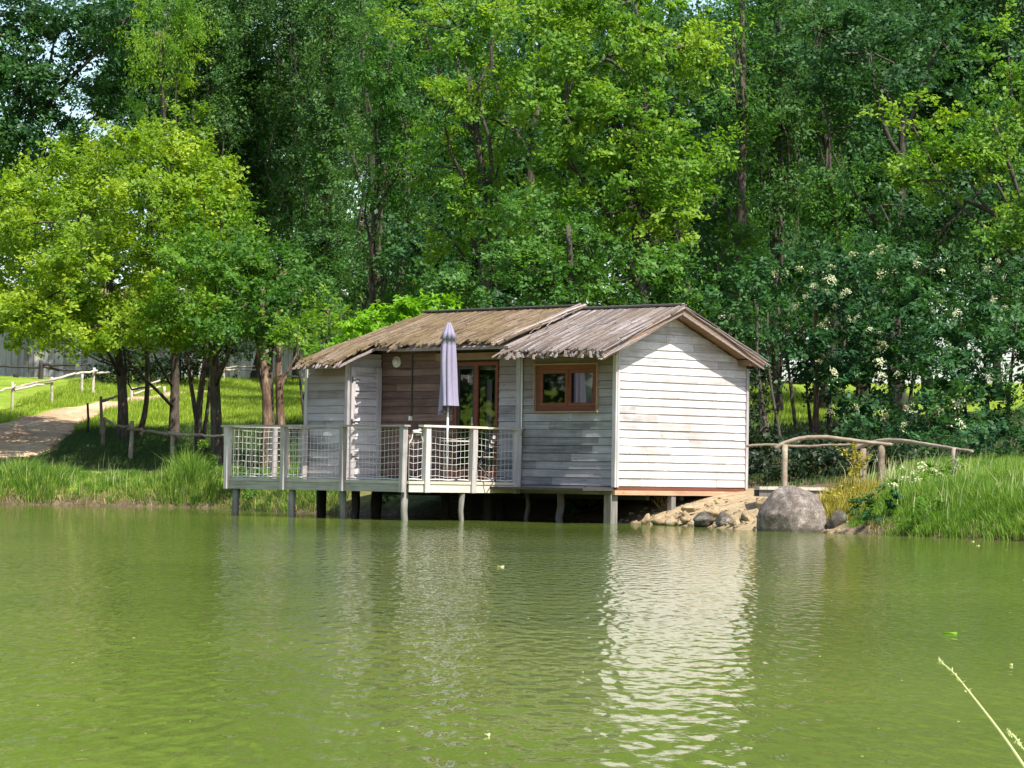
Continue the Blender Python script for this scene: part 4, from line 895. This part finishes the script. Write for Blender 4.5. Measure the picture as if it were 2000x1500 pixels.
# trees along the left shore, seen in the window's reflection
for k, (x, y, s_, lb) in enumerate(((-32, 56, 5, 'green tree on the far left shore mirrored in the window'), (-33, 64, 5, 'bushy tree on the left shore beyond the edge of the picture'))):
    g = np.array([x, y, float(H(x, y))]); tree('shore_tree', lb, g, [((0, 0), g + [0, 0, 6], .2)], [(x, y, 5, 4, 4, 4), (x, y + 2, 2, 3, 3, 2.4), (x, y - 2, 8, 3, 3, 3)], 'mid', seed=200 + k, clumps=2.5, per=80, leaf=.3, sig=.6)
print('leaves', LEAFN[0])

# ------------------------------------------------------------------ grasses
def blades(rng, P, h, w, lean=.35, segs=2, tint=None, wind=(.15, .05)):
    n = len(P); a = rng.uniform(0, 2 * math.pi, n); d = np.stack([np.cos(a), np.sin(a), np.zeros(n)], 1) * (lean * rng.random(n) ** 1.0)[:, None] + np.array([wind[0], wind[1], 0])
    side = np.stack([-np.sin(a + rng.normal(size=n)), np.cos(a), np.zeros(n)], 1); side = nrm(side)
    h = h[:, None]; w = np.broadcast_to(w, (n,))[:, None]
    m1 = P + d * h * .25 + np.array([0, 0, .5]) * h; tip = P + d * h + np.array([0, 0, 1.0]) * h * (1 - .25 * np.linalg.norm(d, axis=1, keepdims=True))
    V = np.stack([P - side * w * .5, P + side * w * .5, m1 - side * w * .42, m1 + side * w * .42, tip], 1).reshape(-1, 3)
    b = np.arange(n)[:, None] * 5
    loops = np.concatenate([b + [0, 1, 3, 2], b + [2, 3, 4]], 1).ravel(); starts = (np.arange(n)[:, None] * 7 + [0, 4]).ravel()
    if tint is None: tint = rng.random(n)
    return V, loops, starts, np.repeat(tint, 2)
def grass(name, label, rng, P, h, w, mat, **kw):
    V, lo, stt, T = blades(rng, P, h, w, **kw); o = mesh_obj(name, V, lo, stt, G[mat], None, T)
    return tag(o, label, 'grass', kind='stuff')
def tufts(rng, Cn, hc, per, sig=.07, hv=.35, lean=.5, w=.013, tv=None):
    k = len(Cn); cnt = rng.poisson(per, k) + 2; idx = np.repeat(np.arange(k), cnt); n = len(idx); o = rng.normal(size=(n, 2)) * sig
    P = Cn[idx].copy(); P[:, :2] += o; P[:, 2] = H(P[:, 0], P[:, 1]) - .02
    h = hc[idx] * (1 - hv * rng.random(n)) * np.where(rng.random(n) < .12, 1.25, 1)
    d2 = o / (sig * 2) * lean * .7 + rng.normal(size=(n, 2)) * .13 + np.array([.05, 0]); d = np.concatenate([d2, np.zeros((n, 1))], 1)
    side = nrm(np.concatenate([rng.normal(size=(n, 2)), np.zeros((n, 1))], 1)); hh = h[:, None]; ww = (w * rng.uniform(.6, 1.4, n))[:, None]
    m1 = P + d * hh * .3 + np.array([0, 0, .55]) * hh; tip = P + d * hh * 1.05 + np.array([0, 0, 1.0]) * hh * (1 - .3 * np.clip(np.linalg.norm(d, axis=1, keepdims=True), 0, 1.5))
    V = np.stack([P - side * ww * .5, P + side * ww * .5, m1 - side * ww * .42, m1 + side * ww * .42, tip], 1).reshape(-1, 3)
    b = np.arange(n)[:, None] * 5
    T = np.clip((rng.random(k) if tv is None else tv)[idx] * .65 + .35 * rng.random(n), 0, 1)
    return V, np.concatenate([b + [0, 1, 3, 2], b + [2, 3, 4]], 1).ravel(), (np.arange(n)[:, None] * 7 + [0, 4]).ravel(), np.repeat(T, 2)
def tuft_grass(name, label, mat, *a_, **k_):
    V, lo, stt, T = tufts(*a_, **k_); return tag(mesh_obj(name, V, lo, stt, G[mat], None, T), label, 'grass', kind='stuff')
def scatter(rng, n, x0, x1, y0, y1, cond):
    x = rng.uniform(x0, x1, n); y = rng.uniform(y0, y1, n); s = shore_dist(x, y); k = cond(x, y, s); x, y = x[k], y[k]
    return np.stack([x, y, H(x, y) - .02], 1), s[k]
g_ = np.random.default_rng(5)
def clumpy(x, y, f=1.0): return .5 + .25 * np.sin(x * 2.1 * f + 1.1 * np.sin(y * 1.7)) + .25 * np.sin(x * 5.3 * f + y * 2 + 2)
P, s = scatter(g_, 9000, -15, -3.4, 62, 76, lambda x, y, s: (s > .05) & (s < 1.9) & ~((x > -5.3) & (s > 1.2)))
pk = clumpy(P[:, 0], P[:, 1]); bump_ = np.exp(-((P[:, 0] + 7.3) / .5) ** 2) * .42
hc = (.18 + .42 * pk * g_.uniform(.3, 1.3, len(P)) * (1 - .75 * sst(P[:, 0], -10.4, -9.9) * (1 - sst(P[:, 0], -8.1, -7.7))) + bump_) * np.clip(s / .4, .5, 1) * np.clip(1.9 - .7 * s, .35, 1)
tuft_grass('reed_grass', 'tall bright green grass lining the left bank at the waterline', 'grass', g_, P, hc, 26)
P, s = scatter(g_, 50000, -15, -3.2, 61, 75, lambda x, y, s: (s > -.03) & (s < .35))
grass('dry_grass', 'brown dead grass hanging over the left bank edge', g_, P, .3 * g_.uniform(.2, 1.2, len(P)), .014, 'drygrass', lean=1.1)
P, s = scatter(g_, 30000, 4.8, 15, 36, 57, lambda x, y, s: (s > .05) & (s < 6) & (x > 5.6 + .25 * np.sin(y * 3) + .35 * np.clip(y - 50, 0, 3)) & (y < 57.0))
pk = clumpy(P[:, 0], P[:, 1], .8)
hc = (.24 + .5 * pk * g_.uniform(.3, 1.3, len(P))) * np.clip(.5 + s * .8, .5, 1) * np.clip((P[:, 0] - 5.2) / 1.2, .35, 1) * np.clip(1.3 - .22 * s, .4, 1)
tuft_grass('reed_grass', 'tall bright green grass on the right bank in front of the footbridge', 'grass', g_, P, hc, 24, tv=np.clip(.35 + .5 * pk * g_.random(len(P)) + .2 * g_.normal(size=len(P)), 0, 1))
P, s = scatter(g_, 26000, 4.8, 11, 43, 54, lambda x, y, s: (s > -.02) & (s < .3) & (x > 5.5))
grass('dry_grass', 'brown dead grass hanging over the right bank edge', g_, P, .2 * g_.uniform(.3, 1.2, len(P)), .01, 'drygrass', lean=.9)
P, s = scatter(g_, 16000, 4.6, 6.4, 48.5, 53, lambda x, y, s: (s > .25) & (((x - 5.45) / .5) ** 2 + ((y - 51.0) / 1.0) ** 2 < 1))
grass('yellow_weeds', 'yellow withered weeds beside the boulder at the footbridge', g_, P, .42 * g_.uniform(.3, 1.1, len(P)), .013, 'yellowweed', lean=.6)
P, s = scatter(g_, 700, 5.6, 11, 43, 56, lambda x, y, s: (s > .3) & (s < 4) & (x > 5.9))
tuft_grass('seed_stalks', 'thin pale seeding stalks rising above the grass on the right bank', 'palestalk', g_, P, g_.uniform(.35, .8, len(P)), 1, w=.008, lean=.2)
P, s = scatter(g_, 420, -15, -5.2, 70, 76, lambda x, y, s: (s > .2) & (s < 1.7))
tuft_grass('seed_stalks', 'thin pale seeding stalks rising above the grass on the left bank', 'palestalk', g_, P, g_.uniform(.35, .75, len(P)), 1, w=.008, lean=.2)
# meadow and lawns
P, s = scatter(g_, 330000, -14, 9, 76, 112, lambda x, y, s: (s > 4.5) & ((x < -3.5) | (x > 4)) & ((y > 81.5) | (x > 0) | (x < -12.6)))
def on_path(P):
    k = np.zeros(len(P), bool); A = np.array(far_l)[:, :2]; B = np.array(far_r)[::-1][:, :2]; R_ = np.concatenate([A, B]); x, y = P[:, 0], P[:, 1]
    for a, b in zip(R_, np.roll(R_, -1, 0)):
        k ^= ((a[1] > y) != (b[1] > y)) & (x < (b[0] - a[0]) * (y - a[1]) / (b[1] - a[1] + 1e-12) + a[0])
    return k
P = P[~on_path(P)]
grass('meadow_grass', 'short sunlit meadow grass beyond the trees', g_, P, (.1 + .12 * clumpy(P[:, 0], P[:, 1], .5)) * g_.uniform(.5, 1.3, len(P)), .016, 'lawn')
P, s = scatter(g_, 130000, -12.6, -3.5, 74, 82, lambda x, y, s: (s > 2.2)); P = P[~on_path(P)]
grass('bank_grass', 'shaded rough grass on the slope under the left trees', g_, P, .1 * g_.uniform(.4, 1.4, len(P)), .013, 'shade_toned_grass')
P, s = scatter(g_, 26000, 4.5, 13, 57, 76, lambda x, y, s: (s > 3))
grass('bank_grass', 'shaded ground plants under the elders behind the footbridge', g_, P, .14 * g_.uniform(.4, 1.4, len(P)), .018, 'shade_toned_grass')
# broad-leaved herbs by the water
def herb(label, cx, cy, rx, ry, rz, m, seed, leaf=.07, per=70, clumps=26, grp=None):
    z = float(H(cx, cy)); r2 = np.random.default_rng(seed); b0 = np.array([cx, cy, z]); t_ = empty('waterside_plant', b0, label, 'plant', grp)
    V, T, CC_ = crown_mesh(r2, [(cx, cy, z + rz * .8, rx, ry, rz)], clumps=clumps, per=per, leaf=leaf, sig=.07, shell=.4); crown_obj(V - b0, T, G[m], t_, 'leaves')
    mb = MB()
    for c_ in CC_[::4]: mb.tube(bend(r2, b0 + [0, 0, -.05], c_, 4, .05), .006, 4, cap=False)
    mb.build('stem', G['elder'], t_, loc=b0)
herb('dark green bushy plant at the waterline right of the small dark rock', 5.72, 49.2, .42, .5, .34, 'elder', 301)
herb('pale green low plant spilling into the water at the right bank', 6.25, 47.6, .5, .4, .2, 'bright', 302, leaf=.055)
herb('yellow leaved plant climbing the footbridge post', 5.6, 51.4, .2, .22, .5, 'yellowweed', 303, clumps=40)
herb('rusty yellow leafy plant between the two footbridge posts', 5.15, 50.9, .35, .3, .2, 'yellowweed', 304)
herb('pale green weedy plant under the white flowers by the footbridge', 6.35, 50.2, .5, .5, .3, 'grass', 311)
herb('leafy weed in front of the right footbridge post', 7.0, 51.2, .5, .5, .3, 'bright', 312)
herb('leafy green plant on the left bank behind the terrace stilts', -5.55, 69.4, .5, .6, .35, 'mid', 305)
herb('low leafy plant in the dark under the cabin', 1.25, 59.5, .35, .3, .3, 'elder', 306)
herb('green weed between the dark stilts under the terrace', -2.6, 63.3, .5, .4, .35, 'bright', 307)
herb('bushy weed in the tall grass beside the left terrace corner', -7.1, 72.9, .4, .4, .5, 'grass', 308)
# white umbel flowers over the right grass
def flower(label, x, y, h, seed, n=1):
    r2 = np.random.default_rng(seed); b0 = np.array([x, y, float(H(x, y))]); t_ = empty('white_flower', b0, label, 'flower', 'white wild flowers in the right bank grass'); mb = MB(); top = b0 + [r2.uniform(-.08, .08), 0, h]
    mb.tube(bend(r2, b0, top, 5, .04), .005, 4); mb.build('stem', G['grass'], t_, loc=b0)
    o = bpy.data.objects.new('blossom', UMBS[seed % 4]); COL.objects.link(o); o.parent = t_; o.location = Vector(top - b0); o.scale = (.45,) * 3; o.rotation_euler = (.6, 0, seed)
FLW = ['first white flower head right of the rusty footbridge post', 'white flower low beside the first one by the footbridge post', 'white flower left of a touching pair above the grass', 'highest white flower of the touching pair above the grass', 'white flower right of the touching pair', 'white flower in front of the right footbridge post', 'white flower just right of the right footbridge post', 'white flower low in the pale weeds', 'cream flower sunk in the grass below the touching pair', 'cream flower beside the yellow leafy plant', 'faint white flower half hidden in tall grass']
for k, (px, py, Y) in enumerate(((1768, 912, 50), (1778, 921, 50.2), (1803, 912, 49.8), (1811, 905, 50), (1830, 917, 49.6), (1857, 897, 49.8), (1881, 910, 49.2), (1766, 932, 49.8), (1790, 935, 49.6), (1752, 945, 50), (1840, 925, 49.5))):
    p = at(px, py, Y); flower(FLW[k], p[0], Y, p[2] - float(H(p[0], Y)), 400 + k)
#PART5
# ------------------------------------------------------------------ barn
bb = at(-30, 742, 118); gz = float(H(bb[0], 118))
barn = empty('barn', (bb[0], 118, gz), 'long pale timber barn with a brown roof far behind the left trees', 'barn')
def bx(px): return at(px, 740, 118)[0]
mb = MB(); x = bx(-250)
while x < bx(655):
    w = rng.uniform(.16, .26); mb.box((x, 118, gz - .8), (x + w - .012, 118.03 + rng.uniform(0, .02), gz + 2.05), float(rng.random())); x += w
wall_m = wood('barn_boards', 2, (.2, .175, .15), (.44, .41, .37), (.6, .57, .53), grain=6)
mb.build('wall', wall_m, barn, loc=(bb[0], 118, gz))
mb = MB(); mb.box((bx(-250), 118.06, gz - .8), (bx(655), 124, gz + 2.1)); mb.build('inner_wall', M['inside'], barn, loc=(bb[0], 118, gz))
mb = MB(); xa, xb = bx(-260), bx(665)
mb.hexa([(xa, 117.5, gz + 2.05), (xb, 117.5, gz + 2.05), (xb, 121.2, gz + 3.5), (xa, 121.2, gz + 3.5), (xa, 117.5, gz + 2.13), (xb, 117.5, gz + 2.13), (xb, 121.2, gz + 3.6), (xa, 121.2, gz + 3.6)])
mb.hexa([(xa, 125, gz + 2.05), (xb, 125, gz + 2.05), (xb, 121.21, gz + 3.5), (xa, 121.21, gz + 3.5), (xa, 125, gz + 2.13), (xb, 125, gz + 2.13), (xb, 121.21, gz + 3.6), (xa, 121.21, gz + 3.6)])
mb.build('roof', M['roofB'], barn, loc=(bb[0], 118, gz))

# ------------------------------------------------------------------ fences
def fence(label, posts, rails, mat, rp_=.05, rr=.035):
    """posts: (px, py_top, Y); rails: lists of (px, py, Y)"""
    p0 = posts[0]; q = at(p0[0], p0[1], p0[2]); b0 = np.array([q[0], q[1], float(H(q[0], q[1]))]); t_ = empty('pole_fence', b0, label, 'fence')
    for px, py, Y in posts:
        q = at(px, py, Y); z = float(H(q[0], q[1])); mb = MB(); mb.tube(bend(rng, (q[0], q[1], z - .2), q, 6, .015), rp_ * np.linspace(1.1, .85, 6) * rng.uniform(.85, 1.15), 8, float(rng.random())); mb.build('post', M[mat], t_, smooth=True, loc=b0)
    for r__ in rails:
        P_ = np.array([at(*a_) for a_ in r__]); tt = np.linspace(0, len(P_) - 1, 4 * len(P_)); V = np.stack([np.interp(tt, np.arange(len(P_)), P_[:, k]) for k in range(3)], 1) + rng.normal(size=(len(tt), 3)) * .012
        mb = MB(); mb.tube(V, rr * np.linspace(1.15, .8, len(tt)) * (1 + .08 * rng.normal(size=len(tt))), 7, float(rng.random())); mb.build('rail', M[mat], t_, smooth=True, loc=b0)
def fY(px, py): return float(gpt(px, py)[1])
Y1, Y2, Y3 = fY(24, 803), fY(105, 790), fY(178, 770)
fence('sunlit pale pole fence climbing along the upper edge of the gravel path', [(24, 746, Y1), (101, 736, Y2), (184, 718, Y3), (161, 728, Y3 + 1)], [[(-30, 772, Y1 - 2), (0, 764, Y1 - 1), (30, 754, Y1)], [(26, 758, Y1), (60, 749, (Y1 + Y2) / 2), (110, 741, Y2)], [(100, 742, Y2), (140, 732, (Y2 + Y3) / 2), (165, 727, Y3 - .5), (190, 725, Y3)], [(30, 761, Y1), (100, 748, Y2)], [(186, 728, Y3), (214, 728, Y3 + 2)]], 'palepole')
fence('black tarred post and rail fence in front of the pale barn', [(80, 704, 106), (31, 730, 108)], [[(-40, 715, 105), (0, 716, 105.5), (76, 718, 106)], [(84, 712, 106), (130, 713, 106.5), (175, 713, 107)], [(84, 717, 106), (115, 723, 106.5), (150, 724, 106.5), (200, 725, 107)]], 'darkpile', .09, .04)
fence('grey crooked pole fence running down the dark slope to the terrace', [(197, 774, 80.5), (203, 815, 78), (258, 822, 76.2), (338, 838, 75)], [[(200, 783, 80.5), (218, 777, 81), (236, 772, 82)], [(201, 816, 78), (218, 828, 77.6), (235, 833, 77), (258, 833, 76.2)], [(250, 837, 76.2), (290, 841, 75.8), (330, 850, 75.1), (342, 849, 75)], [(328, 845, 75), (370, 850, 74.6), (410, 851.5, 74.2), (446, 852, 74)]], 'pole')
fence('short pale pole fence between the trunks at the bend of the path', [(257, 757, 90), (321, 755, 91)], [[(259, 759, 90), (272, 760, 90.2), (292, 752, 90.5), (311, 743, 91)], [(262, 770, 90), (312, 756, 91)]], 'palepole')
fence('far pale rail fence in front of the barn between the trunks', [(437, 716, 108), (467, 720, 108), (555, 728, 107), (590, 728, 107)], [[(436, 717, 108), (500, 716, 108)], [(438, 723, 108), (500, 721, 108)], [(552, 735, 107), (588, 735, 107), (640, 735, 107)]], 'palepole', .05, .035)
q = gpt(171, 850); q2 = at(171, 787, q[1]); st_ = MB(); st_.tube([(q[0], q[1], q[2] - .1), (q[0] + .01, q[1], (q[2] + q2[2]) / 2), tuple(q2)], .03, 8)
o = st_.build('stake', M['darkpile'], None, smooth=True, loc=(q[0], q[1], q[2])); tag(o, 'single dark stake standing alone at the edge of the gravel path', 'stake')

# ------------------------------------------------------------------ footbridge
Yb = 54.0
p_ = at(1533, 950, Yb); bz = .70
fb = empty('footbridge', (p_[0], Yb, 0), 'small wooden footbridge with curved branch handrails between the cabin and the right bank', 'footbridge')
B0 = np.array([p_[0], Yb, 0])
def X_(px, Y): return at(px, 900, Y)[0]
mb = MB(); x = X_(1475, 55)
while x < X_(1745, 55):
    mb.box((x, Yb - .05, bz - .05), (x + .135, Yb + 1.25, bz + rng.uniform(-.004, .004)), float(rng.random())); x += .14
mb.build('walkway', M['rail_y'], fb, loc=B0)
mb = MB(); mb.box((X_(1475, 55), Yb - .02, bz - .17), (X_(1740, 55), Yb + .05, bz - .055), .4); mb.box((X_(1475, 55), Yb + 1.1, bz - .17), (X_(1740, 55), Yb + 1.18, bz - .055), .4); mb.build('stringer', M['pile'], fb, loc=B0)
def bpost(px, pyt, Y, r=.055):
    q = at(px, pyt, Y); mb = MB(); zb = min(float(H(q[0], Y)), bz) - .25; mb.tube(bend(rng, (q[0], Y, zb), q, 6, .008), r * np.linspace(1.08, .95, 6), 10, float(rng.random())); mb.build('post', M['pole'], fb, smooth=True, loc=B0)
bpost(1533, 868, Yb - .1, .052); bpost(1722, 868, Yb - .25, .06); bpost(1686, 876, Yb + 1.3, .055); bpost(1865, 875, 52.4, .052)
def brail(pts, r, mat='pole'):
    P_ = np.array([at(*a_) for a_ in pts]); n_ = len(P_); tt = np.linspace(0, n_ - 1, 30)
    # smooth
    V = np.stack([np.interp(tt, np.arange(n_), P_[:, k]) for k in range(3)], 1)
    for _ in range(3): V[1:-1] = (V[:-2] + 2 * V[1:-1] + V[2:]) / 4
    V += rng.normal(size=V.shape) * .003
    mb = MB(); mb.tube(V, r * np.linspace(1.05, .85, 30), 9, float(rng.random())); mb.build('handrail', M[mat], fb, smooth=True, loc=B0)
brail([(1513, 876, Yb - .1), (1530, 866, Yb - .1), (1555, 857, Yb - .1), (1590, 853, Yb - .15), (1630, 855, Yb - .2), (1680, 862, Yb - .25), (1722, 867, Yb - .28), (1743, 869, Yb - .3)], .036)
brail([(1666, 877, Yb + 1.3), (1690, 868, Yb + 1.1), (1720, 860, Yb + .6), (1760, 860, Yb), (1810, 868, 53.3), (1865, 877, 52.4), (1900, 882, 52)], .036)
brail([(1458, 871, Yb + 1.4), (1500, 868, Yb + 1.4), (1560, 872, Yb + 1.4), (1620, 869, Yb + 1.4), (1690, 869, Yb + 1.3)], .022)

# ------------------------------------------------------------------ rocks
def rock(name, label, cat, c0, rad, mat, seed, sub=4, rough=.12, group=None, flat=None):
    import bmesh
    from mathutils import noise as mn
    bm = bmesh.new(); bmesh.ops.create_icosphere(bm, subdivisions=sub, radius=1); sd = seed * 7.31
    for v in bm.verts:
        d = v.co.normalized(); k = 1 + rough * 1.6 * mn.noise(d * 1.1 + Vector((sd, 0, 0))) + rough * .7 * mn.noise(d * 2.7 + Vector((0, sd, 0))) + rough * .2 * mn.noise(d * 8 + Vector((0, 0, sd))) + rough * .09 * mn.noise(d * 20)
        co = d * k
        if flat:
            for (n_, dist) in flat:
                n_ = Vector(n_).normalized(); e = co.dot(n_) - dist
                if e > 0: co -= n_ * e * .85
        v.co = Vector((co.x * rad[0], co.y * rad[1], co.z * rad[2]))
    me = bpy.data.meshes.new(name); bm.to_mesh(me); bm.free()
    for p in me.polygons: p.use_smooth = True
    me.materials.append(M[mat]); o = bpy.data.objects.new(name, me); COL.objects.link(o); o.location = Vector(c0); o.rotation_euler = (0, 0, seed * 1.3)
    return tag(o, label, cat, group)
o = rock('boulder', 'large rounded grey granite boulder standing at the water edge by the footbridge', 'boulder', (at(1546, 1000, 50.4)[0], 50.4, .1), (.555, .5, .625), 'boulder', 5, 6, .06, flat=[((-.62, -.72, -.25), .86), ((-.8, -.1, .6), .93)])
rk = [(1638, 1018, 50.2, .2, .2, 'darkrock', 'small dark rock with a pale top right of the big boulder'), (1373, 1016, 53.7, .22, .14, 'darkrock', 'dark wet rock lying at the water under the gable'), (1415, 1018, 53.0, .16, .16, 'darkrock', 'blackish stone right of the dark wet rock'),
      (1340, 1010, 55.0, .12, .1, 'rock', 'ochre stone on the sandy shore'), (1290, 1018, 55.6, .17, .11, 'rock', 'pale slab of stone at the water right of the corner stilt'), (1262, 1017, 56.2, .09, .12, 'rock', 'upright pale stone nearest the corner stilt'),
      (1310, 1019, 55.0, .14, .1, 'rock', 'flat tan stone leaning into the water'), (1440, 1022, 52.4, .14, .1, 'rock', 'sandy stone beside the blackish stone'), (1462, 1010, 52.4, .16, .12, 'rock', 'tan stone left of the big boulder'), (1617, 1038, 50.0, .07, .04, 'rock', 'tiny pale stone in the water at the foot of the big boulder'),
      (1390, 1000, 54.6, .2, .1, 'rock', 'broad ochre slab above the dark wet rock'), (1345, 992, 55.8, .16, .08, 'rock', 'low sandy slab near the short stilt'), (1500, 985, 52.4, .2, .14, 'rock', 'sandy ledge stone behind the big boulder'), (1675, 1030, 49.9, .1, .06, 'darkrock', 'low dark stone under the yellow weeds'),
      (1240, 1022, 56.3, .09, .05, 'rock', 'small flat pale stone touching the water by the corner stilt')]
for k, (px, py, Y, a_, b_, mt, lb) in enumerate(rk):
    q = at(px, py, Y); rock('rock', lb, 'rock', (q[0], Y, q[2]), (a_, a_ * .8, b_), mt, k + 3, 3, .3, 'rocks on the shore beside the cabin', flat=[((.2, -.7, .6), .6), ((-.8, -.3, .3), .7), ((.7, .2, .6), .75)])
mb = MB(); r2 = np.random.default_rng(21); PX, ps_ = scatter(r2, 900, 1.9, 5.4, 49.5, 58.2, lambda x, y, s: (s > -.12) & (s < 1.6))
for p, q_ in zip(PX, ps_):
    if r2.random() < .35 * q_: continue
    a_ = r2.uniform(.02, .085); ring = r2.uniform(.7, 1.2, (2, 6)); V = []
    for i_, z_ in enumerate((-.2, .45)):
        V += [(p[0] + a_ * ring[i_, k] * math.cos(k * 1.047 + .3 * i_) * (1 if i_ == 0 else .65), p[1] + a_ * ring[i_, k] * math.sin(k * 1.047 + .3 * i_) * (1 if i_ == 0 else .65), p[2] + a_ * (z_ + .1 * r2.normal())) for k in range(6)]
    V.append((p[0], p[1], p[2] + a_ * .6)); mb.add(V, [(k, (k + 1) % 6, 6 + (k + 1) % 6, 6 + k) for k in range(6)] + [(6 + k, 6 + (k + 1) % 6, 12) for k in range(6)], .5)
tag(mb.build('shore_gravel', M['rock']), 'loose ochre gravel and pebbles covering the sandy shore under the gable', 'gravel', kind='stuff')
# dry stalks by the short stilt
b0 = gpt(1296, 998); t_ = empty('dry_stalks', b0, 'tuft of pale dry stalks in front of the dark space under the cabin', 'plant'); mb = MB(); r2 = np.random.default_rng(3)
for k in range(22): mb.tube(bend(r2, b0 + [r2.uniform(-.1, .1), 0, 0], b0 + [r2.uniform(-.28, .2), r2.uniform(-.1, .1), r2.uniform(.12, .38)], 5, .06), .0045, 4)
mb.build('stalk', G['drygrass'], t_, loc=b0)
# floating leaves
r2 = np.random.default_rng(8)
for k, (px, py, s_, lb) in enumerate(((1857, 1238, .05, 'yellow green leaf floating on the open water at the right'), (978, 1107, .045, 'pale leaf floating below the middle of the terrace'), (952, 1438, .012, 'tiny pale leaf floating near the bottom of the picture'), (1900, 1058, .03, 'pale scrap floating off the right bank'), (1910, 1066, .03, 'second pale scrap floating off the right bank'), (1975, 1300, .01, 'tiny fleck floating near the grass stalk'))):
    d = ray(px, py); q = EYE + d * (-CAM_H / d[2]); n_ = 9; V = []; 
    for i in range(n_):
        a_ = i / n_ * 6.283; rr = s_ * (.6 + .4 * abs(math.cos(a_ * 1.5))) * (1 if i % 2 else .7); V.append((rr * math.cos(a_), rr * math.sin(a_) * .7, .006 + .004 * math.sin(a_ * 2)))
    V += [(x, y, z - .003) for x, y, z in V]; mb = MB(); mb.add(V, [tuple(range(n_)), tuple(range(n_, 2 * n_))[::-1]] + [(i, (i + 1) % n_, n_ + (i + 1) % n_, n_ + i) for i in range(n_)], .9)
    o = mb.build('floating_leaf', G['palestalk' if k != 0 else 'ivy']); o.location = Vector((q[0], q[1], 0)); tag(o, lb, 'leaf', 'leaves floating on the pond')
mb = MB(); r2 = np.random.default_rng(77)
for k in range(42):
    px, py = r2.uniform(0, 2000), 1045 + 455 * r2.random() ** .8; d = ray(px, py); q = EYE + d * (-CAM_H / d[2]); a_ = .0009 * q[1] ** .5 * r2.uniform(.5, 1.6); V = [(q[0] + a_ * math.cos(t_) * 1.2, q[1] + a_ * math.sin(t_), .0012) for t_ in np.arange(5) * 1.2566]
    mb.add(V + [(x, y, z - .001) for x, y, z in V], [(0, 1, 2, 3, 4), (9, 8, 7, 6, 5)] + [(i, (i + 1) % 5, 5 + (i + 1) % 5, 5 + i) for i in range(5)], float(r2.random()))
tag(mb.build('floating_pollen', G['palestalk']), 'tiny pale specks of pollen and petals scattered over the pond surface', 'pollen', kind='stuff')
# grass stalk leaning in over the water at the lower right
def stalk(label, pts, r, seed):
    P_ = np.array([at(*a_) for a_ in pts]); root = P_[0]; tt = np.linspace(0, len(P_) - 1, 24); V = np.stack([np.interp(tt, np.arange(len(P_)), P_[:, k]) for k in range(3)], 1)
    for _ in range(4): V[1:-1] = (V[:-2] + 2 * V[1:-1] + V[2:]) / 4
    t_ = empty('grass_stalk', root, label, 'grass stalk', 'grass stalks over the water'); mb = MB(); mb.tube(V, r * np.linspace(1, .25, 24), 6); mb.build('stem', G['palestalk'], t_, smooth=True, loc=root)
    r3 = np.random.default_rng(seed); k = 26; i = r3.integers(15, 24, k); P = V[i] + r3.normal(size=(k, 3)) * .0022; ax_ = np.tile(V[-1] - V[14], (k, 1)) + r3.normal(size=(k, 3)) * .03
    o = crown_obj(leaf_quads(P, nrm(r3.normal(size=(k, 3))), ax_, np.full(k, .016), np.full(k, .0035)) - root, r3.random(k), G['palestalk'], t_, 'seed_head')
stalk('long pale grass stalk leaning in from the lower right corner', [(2090, 1640, 5.3), (2010, 1510, 5.4), (1955, 1430, 5.6), (1900, 1360, 5.8), (1862, 1312, 5.9), (1832, 1288, 6.0)], .0036, 1)
stalk('thinner pale grass stalk behind the long one in the lower right corner', [(2110, 1620, 5.5), (2040, 1520, 5.7), (1990, 1450, 5.8), (1968, 1425, 5.9)], .0025, 2)
